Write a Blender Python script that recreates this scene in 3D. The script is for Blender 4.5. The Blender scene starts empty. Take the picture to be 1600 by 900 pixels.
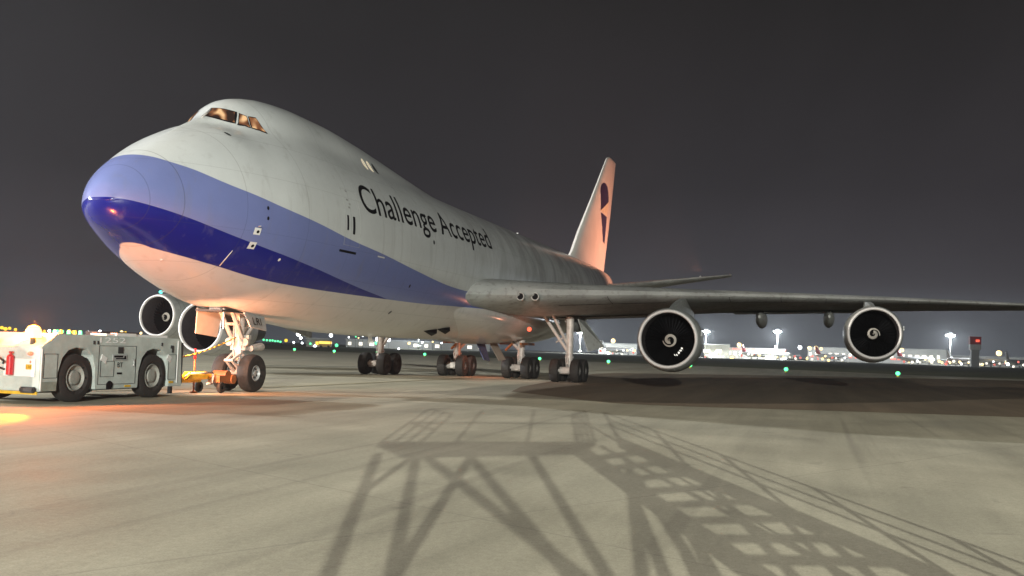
import bpy, bmesh, math, random
from mathutils import Vector, Matrix
from mathutils.bvhtree import BVHTree
R = math.radians
random.seed(7)
S = bpy.context.scene
COL = S.collection

# ---------------------------------------------------------------- camera, sky, lights, exposure
cam = bpy.data.cameras.new('camera'); co = bpy.data.objects.new('camera', cam); COL.objects.link(co)
CAM = Vector((-21.733, -18.110, 1.666))
yaw, pitch, roll = R(16.80987), R(3.48148), R(1.8035)
f = Vector((math.cos(pitch)*math.cos(yaw), math.cos(pitch)*math.sin(yaw), math.sin(pitch)))
r = f.cross(Vector((0, 0, 1))).normalized(); u = r.cross(f)
cr, sr = math.cos(roll), math.sin(roll)
r2, u2 = cr*r+sr*u, -sr*r+cr*u
co.matrix_world = Matrix(((r2.x, u2.x, -f.x, CAM.x), (r2.y, u2.y, -f.y, CAM.y), (r2.z, u2.z, -f.z, CAM.z), (0, 0, 0, 1)))
cam.sensor_width = 36; cam.lens = 36*1569.34/1600
cam.clip_start = .05; cam.clip_end = 6000
S.camera = co
S.view_settings.view_transform = 'Standard'; S.view_settings.look = 'None'
S.view_settings.exposure = 0; S.view_settings.gamma = 1

def lin(r, g, b):
    return tuple((c/255/12.92 if c/255 <= .04045 else ((c/255+.055)/1.055)**2.4) for c in (r, g, b))

def haze_box():
    b = MB(); b.box((500, 0, 22), (1500, 2000, 46)); a = NT('night_haze')
    a.t.nodes.remove(a.p); v = a.n('VolumePrincipled'); v.inputs['Color'].default_value = (.93, .96, 1, 1); v.inputs['Density'].default_value = HAZE; v.inputs['Anisotropy'].default_value = .55
    a.l(v.outputs[0], a.out.inputs['Volume']); o = b.build('haze', a.mat); o['kind'] = 'stuff'; return o
HAZE = .00034
W = bpy.data.worlds.new('World'); S.world = W; W.use_nodes = True
nt = W.node_tree; nt.nodes.clear()
wo = nt.nodes.new('ShaderNodeOutputWorld'); bg = nt.nodes.new('ShaderNodeBackground')
tc = nt.nodes.new('ShaderNodeTexCoord'); sx = nt.nodes.new('ShaderNodeSeparateXYZ')
rp = nt.nodes.new('ShaderNodeValToRGB'); nz = nt.nodes.new('ShaderNodeTexNoise'); mx = nt.nodes.new('ShaderNodeMix')
mx.data_type = 'RGBA'; mx.blend_type = 'MULTIPLY'; mx.inputs[0].default_value = 1
nt.links.new(tc.outputs['Generated'], sx.inputs[0]); nt.links.new(sx.outputs['Z'], rp.inputs[0])
e = rp.color_ramp.elements
e[0].position = 0; e[0].color = (*lin(80, 84, 90), 1); e[1].position = .36; e[1].color = (*lin(33, 31, 31), 1)
for p, c in ((.03, (70, 72, 78)), (.07, (59, 56, 60)), (.16, (45, 42, 45))):
    k = e.new(p); k.color = (*lin(*c), 1)
nz.inputs['Scale'].default_value = 3.0; nz.inputs['Detail'].default_value = 6; nz.inputs['Distortion'].default_value = .4
nr = nt.nodes.new('ShaderNodeMapRange'); nr.inputs[1].default_value = .3; nr.inputs[2].default_value = .7; nr.inputs[3].default_value = .8; nr.inputs[4].default_value = 1.18
nt.links.new(tc.outputs['Generated'], nz.inputs['Vector']); nt.links.new(nz.outputs['Fac'], nr.inputs[0])
nt.links.new(rp.outputs[0], mx.inputs[6]); nt.links.new(nr.outputs[0], mx.inputs[7]); nt.links.new(mx.outputs[2], bg.inputs[0])
bg.inputs[1].default_value = 1.0
nt.links.new(bg.outputs[0], wo.inputs[0])

def lamp(name, kind, loc, power, color, radius=.3, target=None, size=None, blend=.3, parent=None):
    l = bpy.data.lights.new(name, kind); l.energy = power; l.color = color; l.shadow_soft_size = radius
    o = bpy.data.objects.new(name, l); COL.objects.link(o); o.location = loc
    if target is not None: o.rotation_euler = (Vector(target)-Vector(loc)).to_track_quat('-Z', 'Y').to_euler()
    if kind == 'SPOT': l.spot_size = R(size); l.spot_blend = blend
    return o
# apron floodlights on their masts, outside the frame
lamp('floodlight_behind_photographer', 'POINT', (-80, -33, 15.5), 365000, (1, .995, .90), .09)
lamp('floodlight_beyond_nose', 'POINT', (-80, 85, 38), 600000, (1, .92, .80), .8)
lamp('floodlight_starboard_stand', 'POINT', (-8, 100, 29), 600000, (.93, .96, 1), .8)

# ---------------------------------------------------------------- helpers
class MB:
    def __init__(s): s.v = []; s.f = []; s.m = []; s.sm = []
    def add(s, vs, fs, m=0, smooth=False):
        b = len(s.v); s.v += [tuple(p) for p in vs]
        for q in fs: s.f.append([b+i for i in q]); s.m.append(m); s.sm.append(smooth)
    def box(s, c, d, m=0, rot=None, bev=0):
        bm = bmesh.new(); bmesh.ops.create_cube(bm, size=1)
        for v in bm.verts: v.co = Vector((v.co.x*d[0], v.co.y*d[1], v.co.z*d[2]))
        if bev: bmesh.ops.bevel(bm, geom=bm.edges[:], offset=bev, segments=2, affect='EDGES')
        M = Matrix.Translation(c) @ (rot.to_4x4() if rot else Matrix.Identity(4))
        bm.verts.index_update()
        s.add([M @ v.co for v in bm.verts], [[v.index for v in fc.verts] for fc in bm.faces], m); bm.free(); return s
    def tube(s, p0, p1, r0, r1=None, n=12, m=0, caps=True):
        p0, p1 = Vector(p0), Vector(p1); r1 = r0 if r1 is None else r1
        d = (p1-p0).normalized(); a = d.orthogonal().normalized(); b = d.cross(a)
        vs = []
        for p, rr in ((p0, r0), (p1, r1)):
            for i in range(n):
                t = 2*math.pi*i/n; vs.append(p+(a*math.cos(t)+b*math.sin(t))*rr)
        s.add(vs, [[i, (i+1) % n, n+(i+1) % n, n+i] for i in range(n)], m, True)
        if caps: s.add(vs, [list(range(n))[::-1], list(range(n, 2*n))], m)
        return s
    def path(s, pts, r, n=8, m=0):
        for a, b in zip(pts[:-1], pts[1:]): s.tube(a, b, r, r, n, m)
        return s
    def bar(s, p0, p1, w, h=None, m=0):
        p0, p1 = Vector(p0), Vector(p1); h = h or w; d = (p1-p0)
        q = d.to_track_quat('X', 'Z').to_matrix()
        return s.box((p0+p1)/2, (d.length, w, h), m, q)
    def lathe(s, prof, o, axis='X', n=48, m=0, ang=2*math.pi):
        o = Vector(o); vs = []; k = len(prof)
        ax = {'X': (Vector((1, 0, 0)), Vector((0, 1, 0)), Vector((0, 0, 1))), 'Y': (Vector((0, 1, 0)), Vector((0, 0, 1)), Vector((1, 0, 0))), 'Z': (Vector((0, 0, 1)), Vector((1, 0, 0)), Vector((0, 1, 0)))}[axis]
        for i in range(n):
            t = 2*math.pi*i/n
            for a, rr in prof: vs.append(o+ax[0]*a+(ax[1]*math.cos(t)+ax[2]*math.sin(t))*rr)
        fs = [[i*k+j, i*k+j+1, ((i+1) % n)*k+j+1, ((i+1) % n)*k+j] for i in range(n) for j in range(k-1)]
        s.add(vs, fs, m, True); return s
    def loft(s, rings, m=0, caps=True, smooth=True, closed=True):
        n = len(rings[0]); vs = [p for q in rings for p in q]
        rng = n if closed else n-1
        fs = [[i*n+j, i*n+(j+1) % n, (i+1)*n+(j+1) % n, (i+1)*n+j] for i in range(len(rings)-1) for j in range(rng)]
        s.add(vs, fs, m, smooth)
        if caps: s.add(rings[0], [list(range(n))[::-1]], m); s.add(rings[-1], [list(range(n))], m)
        return s
    def ball(s, c, rx, ry=None, rz=None, m=0, n=12, k=8):
        ry = ry or rx; rz = rz or rx; c = Vector(c)
        rings = []
        for i in range(k+1):
            a = math.pi*i/k; a = min(max(a, .02), math.pi-.02)
            rings.append([c+Vector((rx*math.sin(a)*math.cos(2*math.pi*j/n), ry*math.sin(a)*math.sin(2*math.pi*j/n), rz*math.cos(a))) for j in range(n)])
        return s.loft(rings, m, True, True)
    def prism(s, poly, axis, a, b, m=0, smooth=False):
        # poly: 2-D outline; axis 'Y': (x,z) extruded in y, 'Z': (x,y) extruded in z, 'X': (y,z) extruded in x
        P = {'Y': lambda p, t: (p[0], t, p[1]), 'Z': lambda p, t: (p[0], p[1], t), 'X': lambda p, t: (t, p[0], p[1])}[axis]
        n = len(poly); vs = [P(p, a) for p in poly]+[P(p, b) for p in poly]
        s.add(vs, [[i, (i+1) % n, n+(i+1) % n, n+i] for i in range(n)], m, smooth)
        s.add(vs, [list(range(n))[::-1], list(range(n, 2*n))], m); return s
    def build(s, name, mats, parent=None, fix=True):
        me = bpy.data.meshes.new(name); me.from_pydata(s.v, [], s.f)
        if not isinstance(mats, (list, tuple)): mats = [mats]
        for m in mats: me.materials.append(m)
        me.polygons.foreach_set('material_index', s.m); me.polygons.foreach_set('use_smooth', s.sm)
        if fix:
            bm = bmesh.new(); bm.from_mesh(me); bmesh.ops.remove_doubles(bm, verts=bm.verts, dist=1e-5)
            bmesh.ops.recalc_face_normals(bm, faces=bm.faces)
            for ed in bm.edges:
                if len(ed.link_faces) == 2 and ed.calc_face_angle(0) > .6: ed.smooth = False
            bm.to_mesh(me); bm.free()
        me.update()
        o = bpy.data.objects.new(name, me); COL.objects.link(o)
        if parent: o.parent = parent
        return o

def tag(o, label, cat, group=None, kind=None):
    o['label'] = label; o['category'] = cat
    if group: o['group'] = group
    if kind: o['kind'] = kind
    return o
def empty(name, loc=(0, 0, 0), rz=0):
    o = bpy.data.objects.new(name, None); COL.objects.link(o); o.location = loc; o.rotation_euler = (0, 0, rz); o.empty_display_size = .2
    return o
def structure(o): o['kind'] = 'structure'; return o
def copy_tree(o, parent=None):
    c = o.copy(); COL.objects.link(c)
    if parent: c.parent = parent
    for ch in list(o.children): copy_tree(ch, c)
    return c

# ---------------------------------------------------------------- materials
class NT:
    def __init__(s, name):
        s.mat = bpy.data.materials.new(name); s.mat.use_nodes = True; s.t = s.mat.node_tree; s.t.nodes.clear()
        s.out = s.n('OutputMaterial'); s.p = s.n('BsdfPrincipled'); s.l(s.p.outputs[0], s.out.inputs[0])
    def n(s, k, **kw):
        x = s.t.nodes.new('ShaderNode'+k)
        for a, b in kw.items(): setattr(x, a, b)
        return x
    def l(s, a, b): s.t.links.new(a, b)
    def math(s, op, a, b=None, c=None):
        x = s.n('Math', operation=op)
        for i, v in enumerate((a, b, c)):
            if v is None: continue
            if hasattr(v, 'node'): s.l(v, x.inputs[i])
            else: x.inputs[i].default_value = v
        return x.outputs[0]
    def mix(s, fac, a, b, blend='MIX'):
        x = s.n('Mix', data_type='RGBA', blend_type=blend)
        for i, v in ((0, fac), (6, a), (7, b)):
            if hasattr(v, 'node'): s.l(v, x.inputs[i])
            elif i == 0: x.inputs[0].default_value = v
            else: x.inputs[i].default_value = (*v[:3], 1)
        return x.outputs[2]
    def noise(s, vec, scale, detail=4, rough=.55, dist=0):
        x = s.n('TexNoise'); x.inputs['Scale'].default_value = scale; x.inputs['Detail'].default_value = detail; x.inputs['Roughness'].default_value = rough; x.inputs['Distortion'].default_value = dist
        s.l(vec, x.inputs['Vector']); return x.outputs['Fac']
    def map(s, vec, scale=(1, 1, 1), rot=(0, 0, 0), loc=(0, 0, 0)):
        x = s.n('Mapping'); x.inputs['Scale'].default_value = scale; x.inputs['Rotation'].default_value = rot; x.inputs['Location'].default_value = loc
        s.l(vec, x.inputs[0]); return x.outputs[0]
    def rng(s, v, a, b, c, d):
        x = s.n('MapRange'); s.l(v, x.inputs[0])
        for i, q in enumerate((a, b, c, d)): x.inputs[i+1].default_value = q
        return x.outputs[0]
    def bump(s, h, strength, dist=.02):
        x = s.n('Bump'); x.inputs['Strength'].default_value = strength; x.inputs['Distance'].default_value = dist
        s.l(h, x.inputs['Height']); s.l(x.outputs[0], s.p.inputs['Normal'])
    def obj(s): return s.n('TexCoord').outputs['Object']

def paint(name, col, rough=.45, metal=0, var=.18, scale=1.3, bump=.05, dirt=None, coat=0):
    a = NT(name); o = a.obj()
    n1 = a.noise(o, scale, 6); n2 = a.noise(o, scale*7, 3)
    k = a.rng(n1, .3, .7, 1-var, 1+var*.5)
    c = a.mix(1, col, k, 'MULTIPLY')
    if dirt: c = a.mix(a.rng(n2, .52, .75, 0, .7), c, dirt)
    a.l(c, a.p.inputs['Base Color']); a.p.inputs['Metallic'].default_value = metal
    a.l(a.rng(n2, .3, .7, max(rough-.08, .02), min(rough+.12, 1)), a.p.inputs['Roughness'])
    if coat: a.p.inputs['Coat Weight'].default_value = coat; a.p.inputs['Coat Roughness'].default_value = .15
    if bump: a.bump(a.noise(o, scale, 2), bump, .05)
    return a.mat
def glow(name, col, strength):
    a = NT(name); a.p.inputs['Base Color'].default_value = (*col, 1); a.p.inputs['Emission Color'].default_value = (*col, 1)
    a.p.inputs['Emission Strength'].default_value = strength; a.p.inputs['Roughness'].default_value = .3
    return a.mat

M = {}
M['grey'] = paint('wing_grey_paint', (.36, .37, .36), .58, var=.25, scale=.5, dirt=(.16, .15, .13))
M['nacelle'] = paint('nacelle_grey_paint', (.36, .38, .37), .38, var=.2, scale=.8, dirt=(.2, .19, .17))
def mat_cowl():
    a = NT('engine_cowl_paint'); o = a.obj(); sp = a.n('SeparateXYZ'); a.l(o, sp.inputs[0])
    n1 = a.noise(o, .8, 5); n2 = a.noise(a.map(o, (.5, 2, 2)), 2.2, 5)
    c = a.mix(1, (.34, .36, .35), a.rng(n1, .3, .7, .8, 1.1), 'MULTIPLY'); c = a.mix(a.rng(n2, .52, .75, 0, .6), c, (.16, .15, .13))
    for q in (.62, 1.02, 2.3, 3.1):
        c = a.mix(a.math('MULTIPLY', a.math('LESS_THAN', a.math('ABSOLUTE', a.math('SUBTRACT', sp.outputs['X'], q)), .014), .75), c, (.02, .02, .02))
    a.l(c, a.p.inputs['Base Color']); a.p.inputs['Roughness'].default_value = .42; return a.mat
M['cowl'] = mat_cowl()
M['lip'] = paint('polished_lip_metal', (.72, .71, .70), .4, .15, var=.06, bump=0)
M['duct'] = paint('inlet_duct_grey', (.045, .04, .043), .6, var=.2)
M['fan'] = paint('fan_blade_titanium', (.004, .004, .0045), .8, 0, var=.2)
M['fan'].node_tree.nodes['Principled BSDF'].inputs['Specular IOR Level'].default_value = .02
M['spinner'] = paint('spinner_black', (.006, .006, .006), .6)
M['white'] = paint('plain_white_paint', (.78, .78, .76), .45, var=.1)
M['tyre'] = paint('tyre_rubber', (.022, .02, .019), .75, var=.35, scale=5, dirt=(.05, .045, .04))
M['hub'] = paint('wheel_hub_grey', (.42, .44, .44), .4, .2, var=.2, scale=6)
M['gear'] = paint('gear_leg_paint', (.55, .53, .5), .42, .1, var=.3, scale=4, dirt=(.2, .17, .14))
M['hubdark'] = paint('dirty_wheel_hub', (.07, .065, .06), .6, var=.2, scale=6)
M['tughub'] = paint('dull_tug_hub', (.3, .3, .27), .6, var=.25, scale=4)
M['brightwhite'] = paint('bright_white_letters', (.92, .92, .92), .5, bump=0, var=.02)
M['swirl'] = paint('spinner_swirl_paint', (.42, .4, .36), .6, bump=0)
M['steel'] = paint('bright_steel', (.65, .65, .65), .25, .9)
M['dark'] = paint('dark_metal', (.03, .03, .032), .55)
M['black'] = paint('black_marking', (.008, .008, .01), .45, bump=0)
for k in ('black', 'spinner'): M[k].node_tree.nodes['Principled BSDF'].inputs['Specular IOR Level'].default_value = .05
M['purple'] = paint('purple_emblem_paint', (.035, .016, .07), .4, bump=0)
M['cream'] = paint('cream_emblem_paint', (.75, .68, .5), .4, bump=0)
M['tug'] = paint('tug_white_paint', (.50, .56, .53), .45, var=.22, scale=2.2, dirt=(.42, .45, .41))
M['tugbase'] = paint('tug_dirty_skirt', (.3, .32, .27), .6, var=.3, scale=3)
M['red'] = paint('red_paint', (.5, .02, .03), .35)
M['yellow'] = paint('yellow_paint', (.75, .45, .03), .45, var=.25, scale=5, dirt=(.3, .18, .04))
M['rust'] = paint('orange_brown_paint', (.35, .12, .04), .55, var=.3, scale=5)
M['stairs'] = paint('galvanised_stair_steel', (.42, .43, .43), .5, .5)
M['concretewall'] = paint('terminal_wall', (.5, .5, .47), .8, var=.15, scale=.1)
M['brown'] = paint('door_beige', (.42, .36, .3), .6)

def mat_concrete():
    a = NT('apron_concrete'); o = a.obj()
    v = a.map(o, rot=(0, 0, R(28)))
    big = a.noise(o, .035, 5, .6); mid = a.noise(o, .35, 6, .6, .4)
    streak = a.noise(a.map(o, (.06, .9, 1), (0, 0, R(-62))), 1.0, 5, .6)
    fine = a.noise(o, 14, 5, .7)
    c = a.mix(a.rng(big, .3, .7, 0, 1), (.43, .395, .29), (.385, .37, .28))
    c = a.mix(1, c, a.rng(mid, .3, .72, .82, 1.14), 'MULTIPLY')
    c = a.mix(1, c, a.rng(streak, .3, .7, .78, 1.12), 'MULTIPLY')
    c = a.mix(1, c, a.rng(fine, .3, .7, .86, 1.12), 'MULTIPLY')
    spots = a.noise(o, 1.7, 2, .5, 1.5)
    c = a.mix(a.rng(spots, .68, .8, 0, .35), c, (.16, .15, .125))
    oil = a.noise(o, .9, 3, .55, .6); c = a.mix(a.rng(oil, .70, .78, 0, .5), c, (.09, .08, .065))
    tyre = a.noise(a.map(o, (.025, 1.7, 1), (0, 0, R(-6))), 1.0, 2, .5); c = a.mix(a.rng(tyre, .62, .72, 0, .3), c, (.1, .09, .075))
    grit = a.noise(o, 55, 2, .6); c = a.mix(1, c, a.rng(grit, .3, .7, .86, 1.12), 'MULTIPLY')
    # slab joints every 7.6 m
    sp = a.n('SeparateXYZ'); a.l(v, sp.inputs[0])
    j = None
    for k in ('X', 'Y'):
        d = a.math('ABSOLUTE', a.math('SUBTRACT', a.math('FRACT', a.math('DIVIDE', sp.outputs[k], 7.6)), .5))
        q = a.math('LESS_THAN', d, .0022); j = q if j is None else a.math('MAXIMUM', j, q)
    c = a.mix(a.math('MULTIPLY', j, .22), c, (.1, .095, .085))
    a.l(c, a.p.inputs['Base Color']); a.l(a.rng(mid, .3, .7, .62, .85), a.p.inputs['Roughness'])
    a.p.inputs['Specular IOR Level'].default_value = .3
    a.bump(a.math('ADD', fine, a.math('MULTIPLY', streak, .6)), .25, .01)
    return a.mat
def mat_shade_pavement():  # dark pavement tone that also stands in for shade
    a = NT('shade_toned_pavement'); o = a.obj()
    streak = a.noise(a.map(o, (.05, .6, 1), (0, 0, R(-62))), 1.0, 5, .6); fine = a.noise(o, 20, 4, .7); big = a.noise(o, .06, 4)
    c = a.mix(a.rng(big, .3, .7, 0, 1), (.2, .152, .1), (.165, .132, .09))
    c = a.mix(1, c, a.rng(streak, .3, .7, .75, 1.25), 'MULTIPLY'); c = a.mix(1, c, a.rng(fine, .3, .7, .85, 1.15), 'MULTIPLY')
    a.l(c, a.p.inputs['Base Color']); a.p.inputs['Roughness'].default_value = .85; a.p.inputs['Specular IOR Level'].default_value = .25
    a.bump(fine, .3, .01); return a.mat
def mat_grass():
    a = NT('dry_grass'); o = a.obj(); n1 = a.noise(o, .08, 6); n2 = a.noise(o, 2, 4)
    c = a.mix(a.rng(n1, .3, .7, 0, 1), (.13, .15, .09), (.19, .18, .11)); c = a.mix(1, c, a.rng(n2, .3, .7, .7, 1.2), 'MULTIPLY')
    a.l(c, a.p.inputs['Base Color']); a.p.inputs['Roughness'].default_value = .95; a.p.inputs['Specular IOR Level'].default_value = .1
    return a.mat
M['concrete'] = mat_concrete(); M['shadepave'] = mat_shade_pavement(); M['grass'] = mat_grass()

EDGE_UP = [(0, 6.9), (1.47, 6.69), (1.62, 6.58), (2.14, 6.38), (2.87, 6.12), (3.86, 5.9), (5.09, 5.66), (6.75, 5.43), (8.85, 5.15), (11.49, 4.93), (14.71, 4.62), (18.62, 4.3), (21, 4.22), (24, 4.2), (40, 4.1)]
EDGE_MID = [(0, 5.34), (.33, 5.33), (.57, 5.29), (1.03, 5.18), (1.98, 4.96), (2.97, 4.72), (4.14, 4.49), (5.57, 4.27), (7.5, 4.02), (9.96, 3.72), (13.4, 3.4), (15, 3.25), (40, 3.0)]
EDGE_LOW = [(0, 4.36), (1.3, 4.3), (1.55, 4.26), (1.93, 4.14), (2.83, 3.93), (3.57, 3.79), (4.49, 3.63), (5.4, 3.52), (6.81, 3.45), (8.83, 3.41), (13.46, 3.4), (17.05, 3.42), (21.95, 3.52), (40, 3.6)]
def mat_livery():
    a = NT('fuselage_livery'); o = a.obj(); sp = a.n('SeparateXYZ'); a.l(o, sp.inputs[0])
    sx = a.math('DIVIDE', sp.outputs['X'], 40); z = sp.outputs['Z']
    def below(edge):
        c = a.n('FloatCurve'); cu = c.mapping.curves[0]; pts = [(s/40, q/10) for s, q in edge]
        cu.points[0].location = pts[0]; cu.points[1].location = pts[-1]
        for p in pts[1:-1]: cu.points.new(*p)
        for p in cu.points: p.handle_type = 'AUTO'
        c.mapping.update(); a.l(sx, c.inputs['Value'])
        return a.rng(a.math('SUBTRACT', a.math('MULTIPLY', c.outputs[0], 10), z), -.006, .006, 0, 1)
    up, mid, low = below(EDGE_UP), below(EDGE_MID), below(EDGE_LOW)
    fwd = a.rng(sp.outputs['X'], 30, 30.02, 1, 0)
    n1 = a.noise(o, .35, 2); n2 = a.noise(a.map(o, (.55, .4, .3)), 1.1, 4, .55, .5); n3 = a.noise(o, 3, 4)
    white = a.mix(1, (.60, .63, .63), a.rng(n1, .3, .7, .93, 1.04), 'MULTIPLY')
    # rear fuselage blotches: uneven reflections and stains put into the colour
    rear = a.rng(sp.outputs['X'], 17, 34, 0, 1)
    sheen_stain = a.math('MULTIPLY', rear, a.rng(n2, .42, .6, 0, 1))
    white = a.mix(a.math('MULTIPLY', sheen_stain, .45), white, (.2, .2, .18))
    spots = a.math('MULTIPLY', a.rng(sp.outputs['X'], 10, 20, 0, .4), a.rng(a.noise(a.map(o, (1, .4, .4)), .7, 3), .5, .7, 0, 1))
    white = a.mix(spots, white, (.36, .36, .34))
    c = a.mix(a.math('MULTIPLY', up, fwd), white, (.165, .2, .425))
    c = a.mix(a.math('MULTIPLY', mid, fwd), c, (.006, .01, .185))
    c = a.mix(low, c, (.56, .54, .52))
    c = a.mix(1, c, a.rng(n3, .3, .7, .98, 1.02), 'MULTIPLY')
    # skin joints every 2.6 m
    d = a.math('ABSOLUTE', a.math('SUBTRACT', a.math('FRACT', a.math('DIVIDE', a.math('ADD', sp.outputs['X'], .35), 2.6)), .5))
    c = a.mix(a.math('MULTIPLY', a.math('LESS_THAN', d, .004), .3), c, (.05, .05, .05))
    # lengthwise lap joints and the radome joint
    for zz in (2.95, 3.85, 4.85, 6.55, 7.75):
        c = a.mix(a.math('MULTIPLY', a.math('LESS_THAN', a.math('ABSOLUTE', a.math('SUBTRACT', z, zz)), .009), .16), c, (.05, .05, .05))
    rad = a.math('ABSOLUTE', a.math('SUBTRACT', sp.outputs['X'], 1.72))
    c = a.mix(a.math('MULTIPLY', a.math('LESS_THAN', rad, .012), .4), c, (.04, .04, .05))
    # run-off stains below the joints and scuffs
    st1 = a.noise(a.map(o, (2.2, 2.2, .22)), 1.3, 4, .6); c = a.mix(a.rng(st1, .56, .74, 0, .22), c, (.2, .19, .17))
    a.l(c, a.p.inputs['Base Color'])
    a.p.inputs['Roughness'].default_value = .2
    a.p.inputs['Specular IOR Level'].default_value = .38
    a.bump(a.noise(a.map(o, (1, .5, .5)), .45, 1), .12, .05)
    return a.mat
M['livery'] = mat_livery()
def mat_cockpit():
    a = NT('lit_cockpit_glass'); o = a.obj(); n1 = a.noise(a.map(o, (1.5, 2.6, 1.2)), 1.6, 0, .5, .3)
    c = a.n('ValToRGB'); a.l(n1, c.inputs[0]); el = c.color_ramp.elements
    el[0].position = .33; el[0].color = (.03, .013, .008, 1); el[1].position = .62; el[1].color = (1, .62, .3, 1)
    k = el.new(.47); k.color = (.3, .115, .045, 1)
    a.p.inputs['Base Color'].default_value = (.01, .01, .01, 1); a.p.inputs['Roughness'].default_value = .08
    a.l(c.outputs[0], a.p.inputs['Emission Color']); a.p.inputs['Emission Strength'].default_value = .95
    return a.mat
M['cockpit'] = mat_cockpit()
M['amber'] = glow('amber_beacon', (1, .42, .06), 14)
M['green'] = glow('green_taxi_light', (.12, 1, .38), 2.2)
M['lampwhite'] = glow('white_floodlight', (.9, .96, 1), 9)
M['lampwarm'] = glow('warm_lamp', (1, .72, .3), 3)
M['lampyellow'] = glow('yellow_lamp', (1, .62, .05), 1.6)
M['redlamp'] = glow('red_lamp', (1, .12, .06), 1.6)
M['cyan'] = glow('green_navigation_light', (.1, 1, .8), 2.5)
M['signred'] = glow('red_sign_light', (1, .22, .17), 1.1)
M['litwin'] = glow('lit_windows', (1, .93, .78), 1.8)
# M['litpale'] = glow('lit_facade', (.85, .9, .78), .35)
M['dimglow'] = glow('dim_cabin_light', (1, .85, .62), .35)
for k in ('green', 'lampwhite', 'lampwarm', 'lampyellow', 'redlamp', 'cyan', 'signred', 'litwin', 'dimglow', 'cockpit'):
    try: M[k].cycles.emission_sampling = 'NONE'
    except Exception: pass

# ---------------------------------------------------------------- ground
def sheet(name, pts, z, mat):
    b = MB(); b.add([(x, y, z) for x, y in pts], [list(range(len(pts)))]); return structure(b.build(name, mat))
sheet('apron', [(-600, -900), (2500, -900), (2500, 900), (-600, 900)], 0, M['concrete'])
shade_outline = [(16.2, -6.75), (14.9, -8.0), (13.6, -9.25), (12.1, -10.6), (11.0, -11.8), (10.85, -13), (11.2, -14.8), (12.5, -18.7), (14.0, -24.6), (18, -40), (26, -70), (40, -110),
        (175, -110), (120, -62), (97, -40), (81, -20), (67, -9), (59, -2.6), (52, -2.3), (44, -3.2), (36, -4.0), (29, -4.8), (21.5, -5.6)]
sheet('shade_pavement_sheet', shade_outline, .004, M['shadepave'])  # dark pavement sheet; a cast shadow is partly put into its colour and outline
# far dark strip of grass beyond the line of green lights
sheet('grass', [(188, 150), (138, 4), (116, -29), (75, -100), (300, -260), (640, -190), (690, 60), (600, 330), (330, 420), (240, 260)], .008, M['grass'])
pb = MB()
def stripe(pts, w, z=.012):
    for (x0, y0), (x1, y1) in zip(pts[:-1], pts[1:]):
        d = Vector((x1-x0, y1-y0, 0)).normalized(); nn = Vector((-d.y, d.x, 0))*w/2
        a, b = Vector((x0, y0, z)), Vector((x1, y1, z)); pb.add([a-nn, b-nn, b+nn, a+nn], [[0, 1, 2, 3]])
M['line'] = paint('worn_yellow_line', (.36, .3, .16), .7, var=.35, scale=2)
stripe([(-40, 8), (-20, 5.5), (0, 3.6), (12, .6), (24, .2), (120, 0)], .18)
structure(pb.build('painted_line', M['line'], fix=False))

# ---------------------------------------------------------------- the aeroplane
JET = empty('cargo_jet')
tag(JET, 'white and blue four engine cargo jumbo jet reading Challenge Accepted', 'aeroplane')
def interp(x, pts):
    if x <= pts[0][0]: return pts[0][1]
    if x >= pts[-1][0]: return pts[-1][1]
    n = len(pts)
    for i in range(n-1):
        if x <= pts[i+1][0]: break
    def slope(k):
        if k <= 0: return (pts[1][1]-pts[0][1])/(pts[1][0]-pts[0][0])
        if k >= n-1: return (pts[-1][1]-pts[-2][1])/(pts[-1][0]-pts[-2][0])
        a = (pts[k][1]-pts[k-1][1])/(pts[k][0]-pts[k-1][0]); b = (pts[k+1][1]-pts[k][1])/(pts[k+1][0]-pts[k][0])
        return 0 if a*b <= 0 else 2*a*b/(a+b)
    h = pts[i+1][0]-pts[i][0]; t = (x-pts[i][0])/h; m0 = slope(i)*h; m1 = slope(i+1)*h
    return (2*t**3-3*t*t+1)*pts[i][1]+(t**3-2*t*t+t)*m0+(-2*t**3+3*t*t)*pts[i+1][1]+(t**3-t*t)*m1
# station: crown height, belly height, half width, height of the widest point, top of the main lobe, half width of the upper lobe
ZT = [(0.33,5.48),(0.45,5.78),(0.75,6.13),(1.2,6.52),(1.8,6.92),(2.6,7.42),(3.4,7.86),(4.0,8.17),(4.35,8.35),(4.65,8.52),(4.95,8.74),(5.45,9.12),(6,9.38),(7.3,9.64),(9,9.74),(10.8,9.74),(13.3,9.62),(15.7,9.43),(18.3,9.2),(21.2,8.97),(24,8.8),(28,8.72),(52,8.76),(60,8.8),(66,8.7),(69,8.1)]
ZB = [(0.33,5.05),(0.45,4.88),(0.75,4.62),(1.2,4.42),(1.8,4.14),(2.9,3.62),(4.4,3.05),(5.8,2.67),(9.2,2.31),(13,2.07),(18,2.0),(40,2.05),(46,2.5),(52,3.5),(60,5.2),(66,6.5),(69,7.3)]
WW = [(0.33,0.3),(0.45,0.52),(0.75,0.9),(1.2,1.3),(1.8,1.68),(2.9,2.22),(4.4,2.72),(6,3.02),(8,3.18),(10,3.25),(44,3.25),(52,2.85),(60,1.8),(66,0.95),(69,0.38)]
ZC = [(0,5.25),(4,5.4),(10,5.45),(40,5.5),(52,5.9),(60,6.8),(69,7.7)]
ZM = [(0.33,5.48),(0.45,5.78),(0.75,6.13),(1.2,6.52),(1.8,6.92),(2.6,7.42),(3.4,7.82),(4.3,8.18),(6,8.42),(9,8.55),(16,8.55),(24,8.7),(28,8.72),(52,8.76),(60,8.8),(66,8.7),(69,8.1)]
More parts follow.
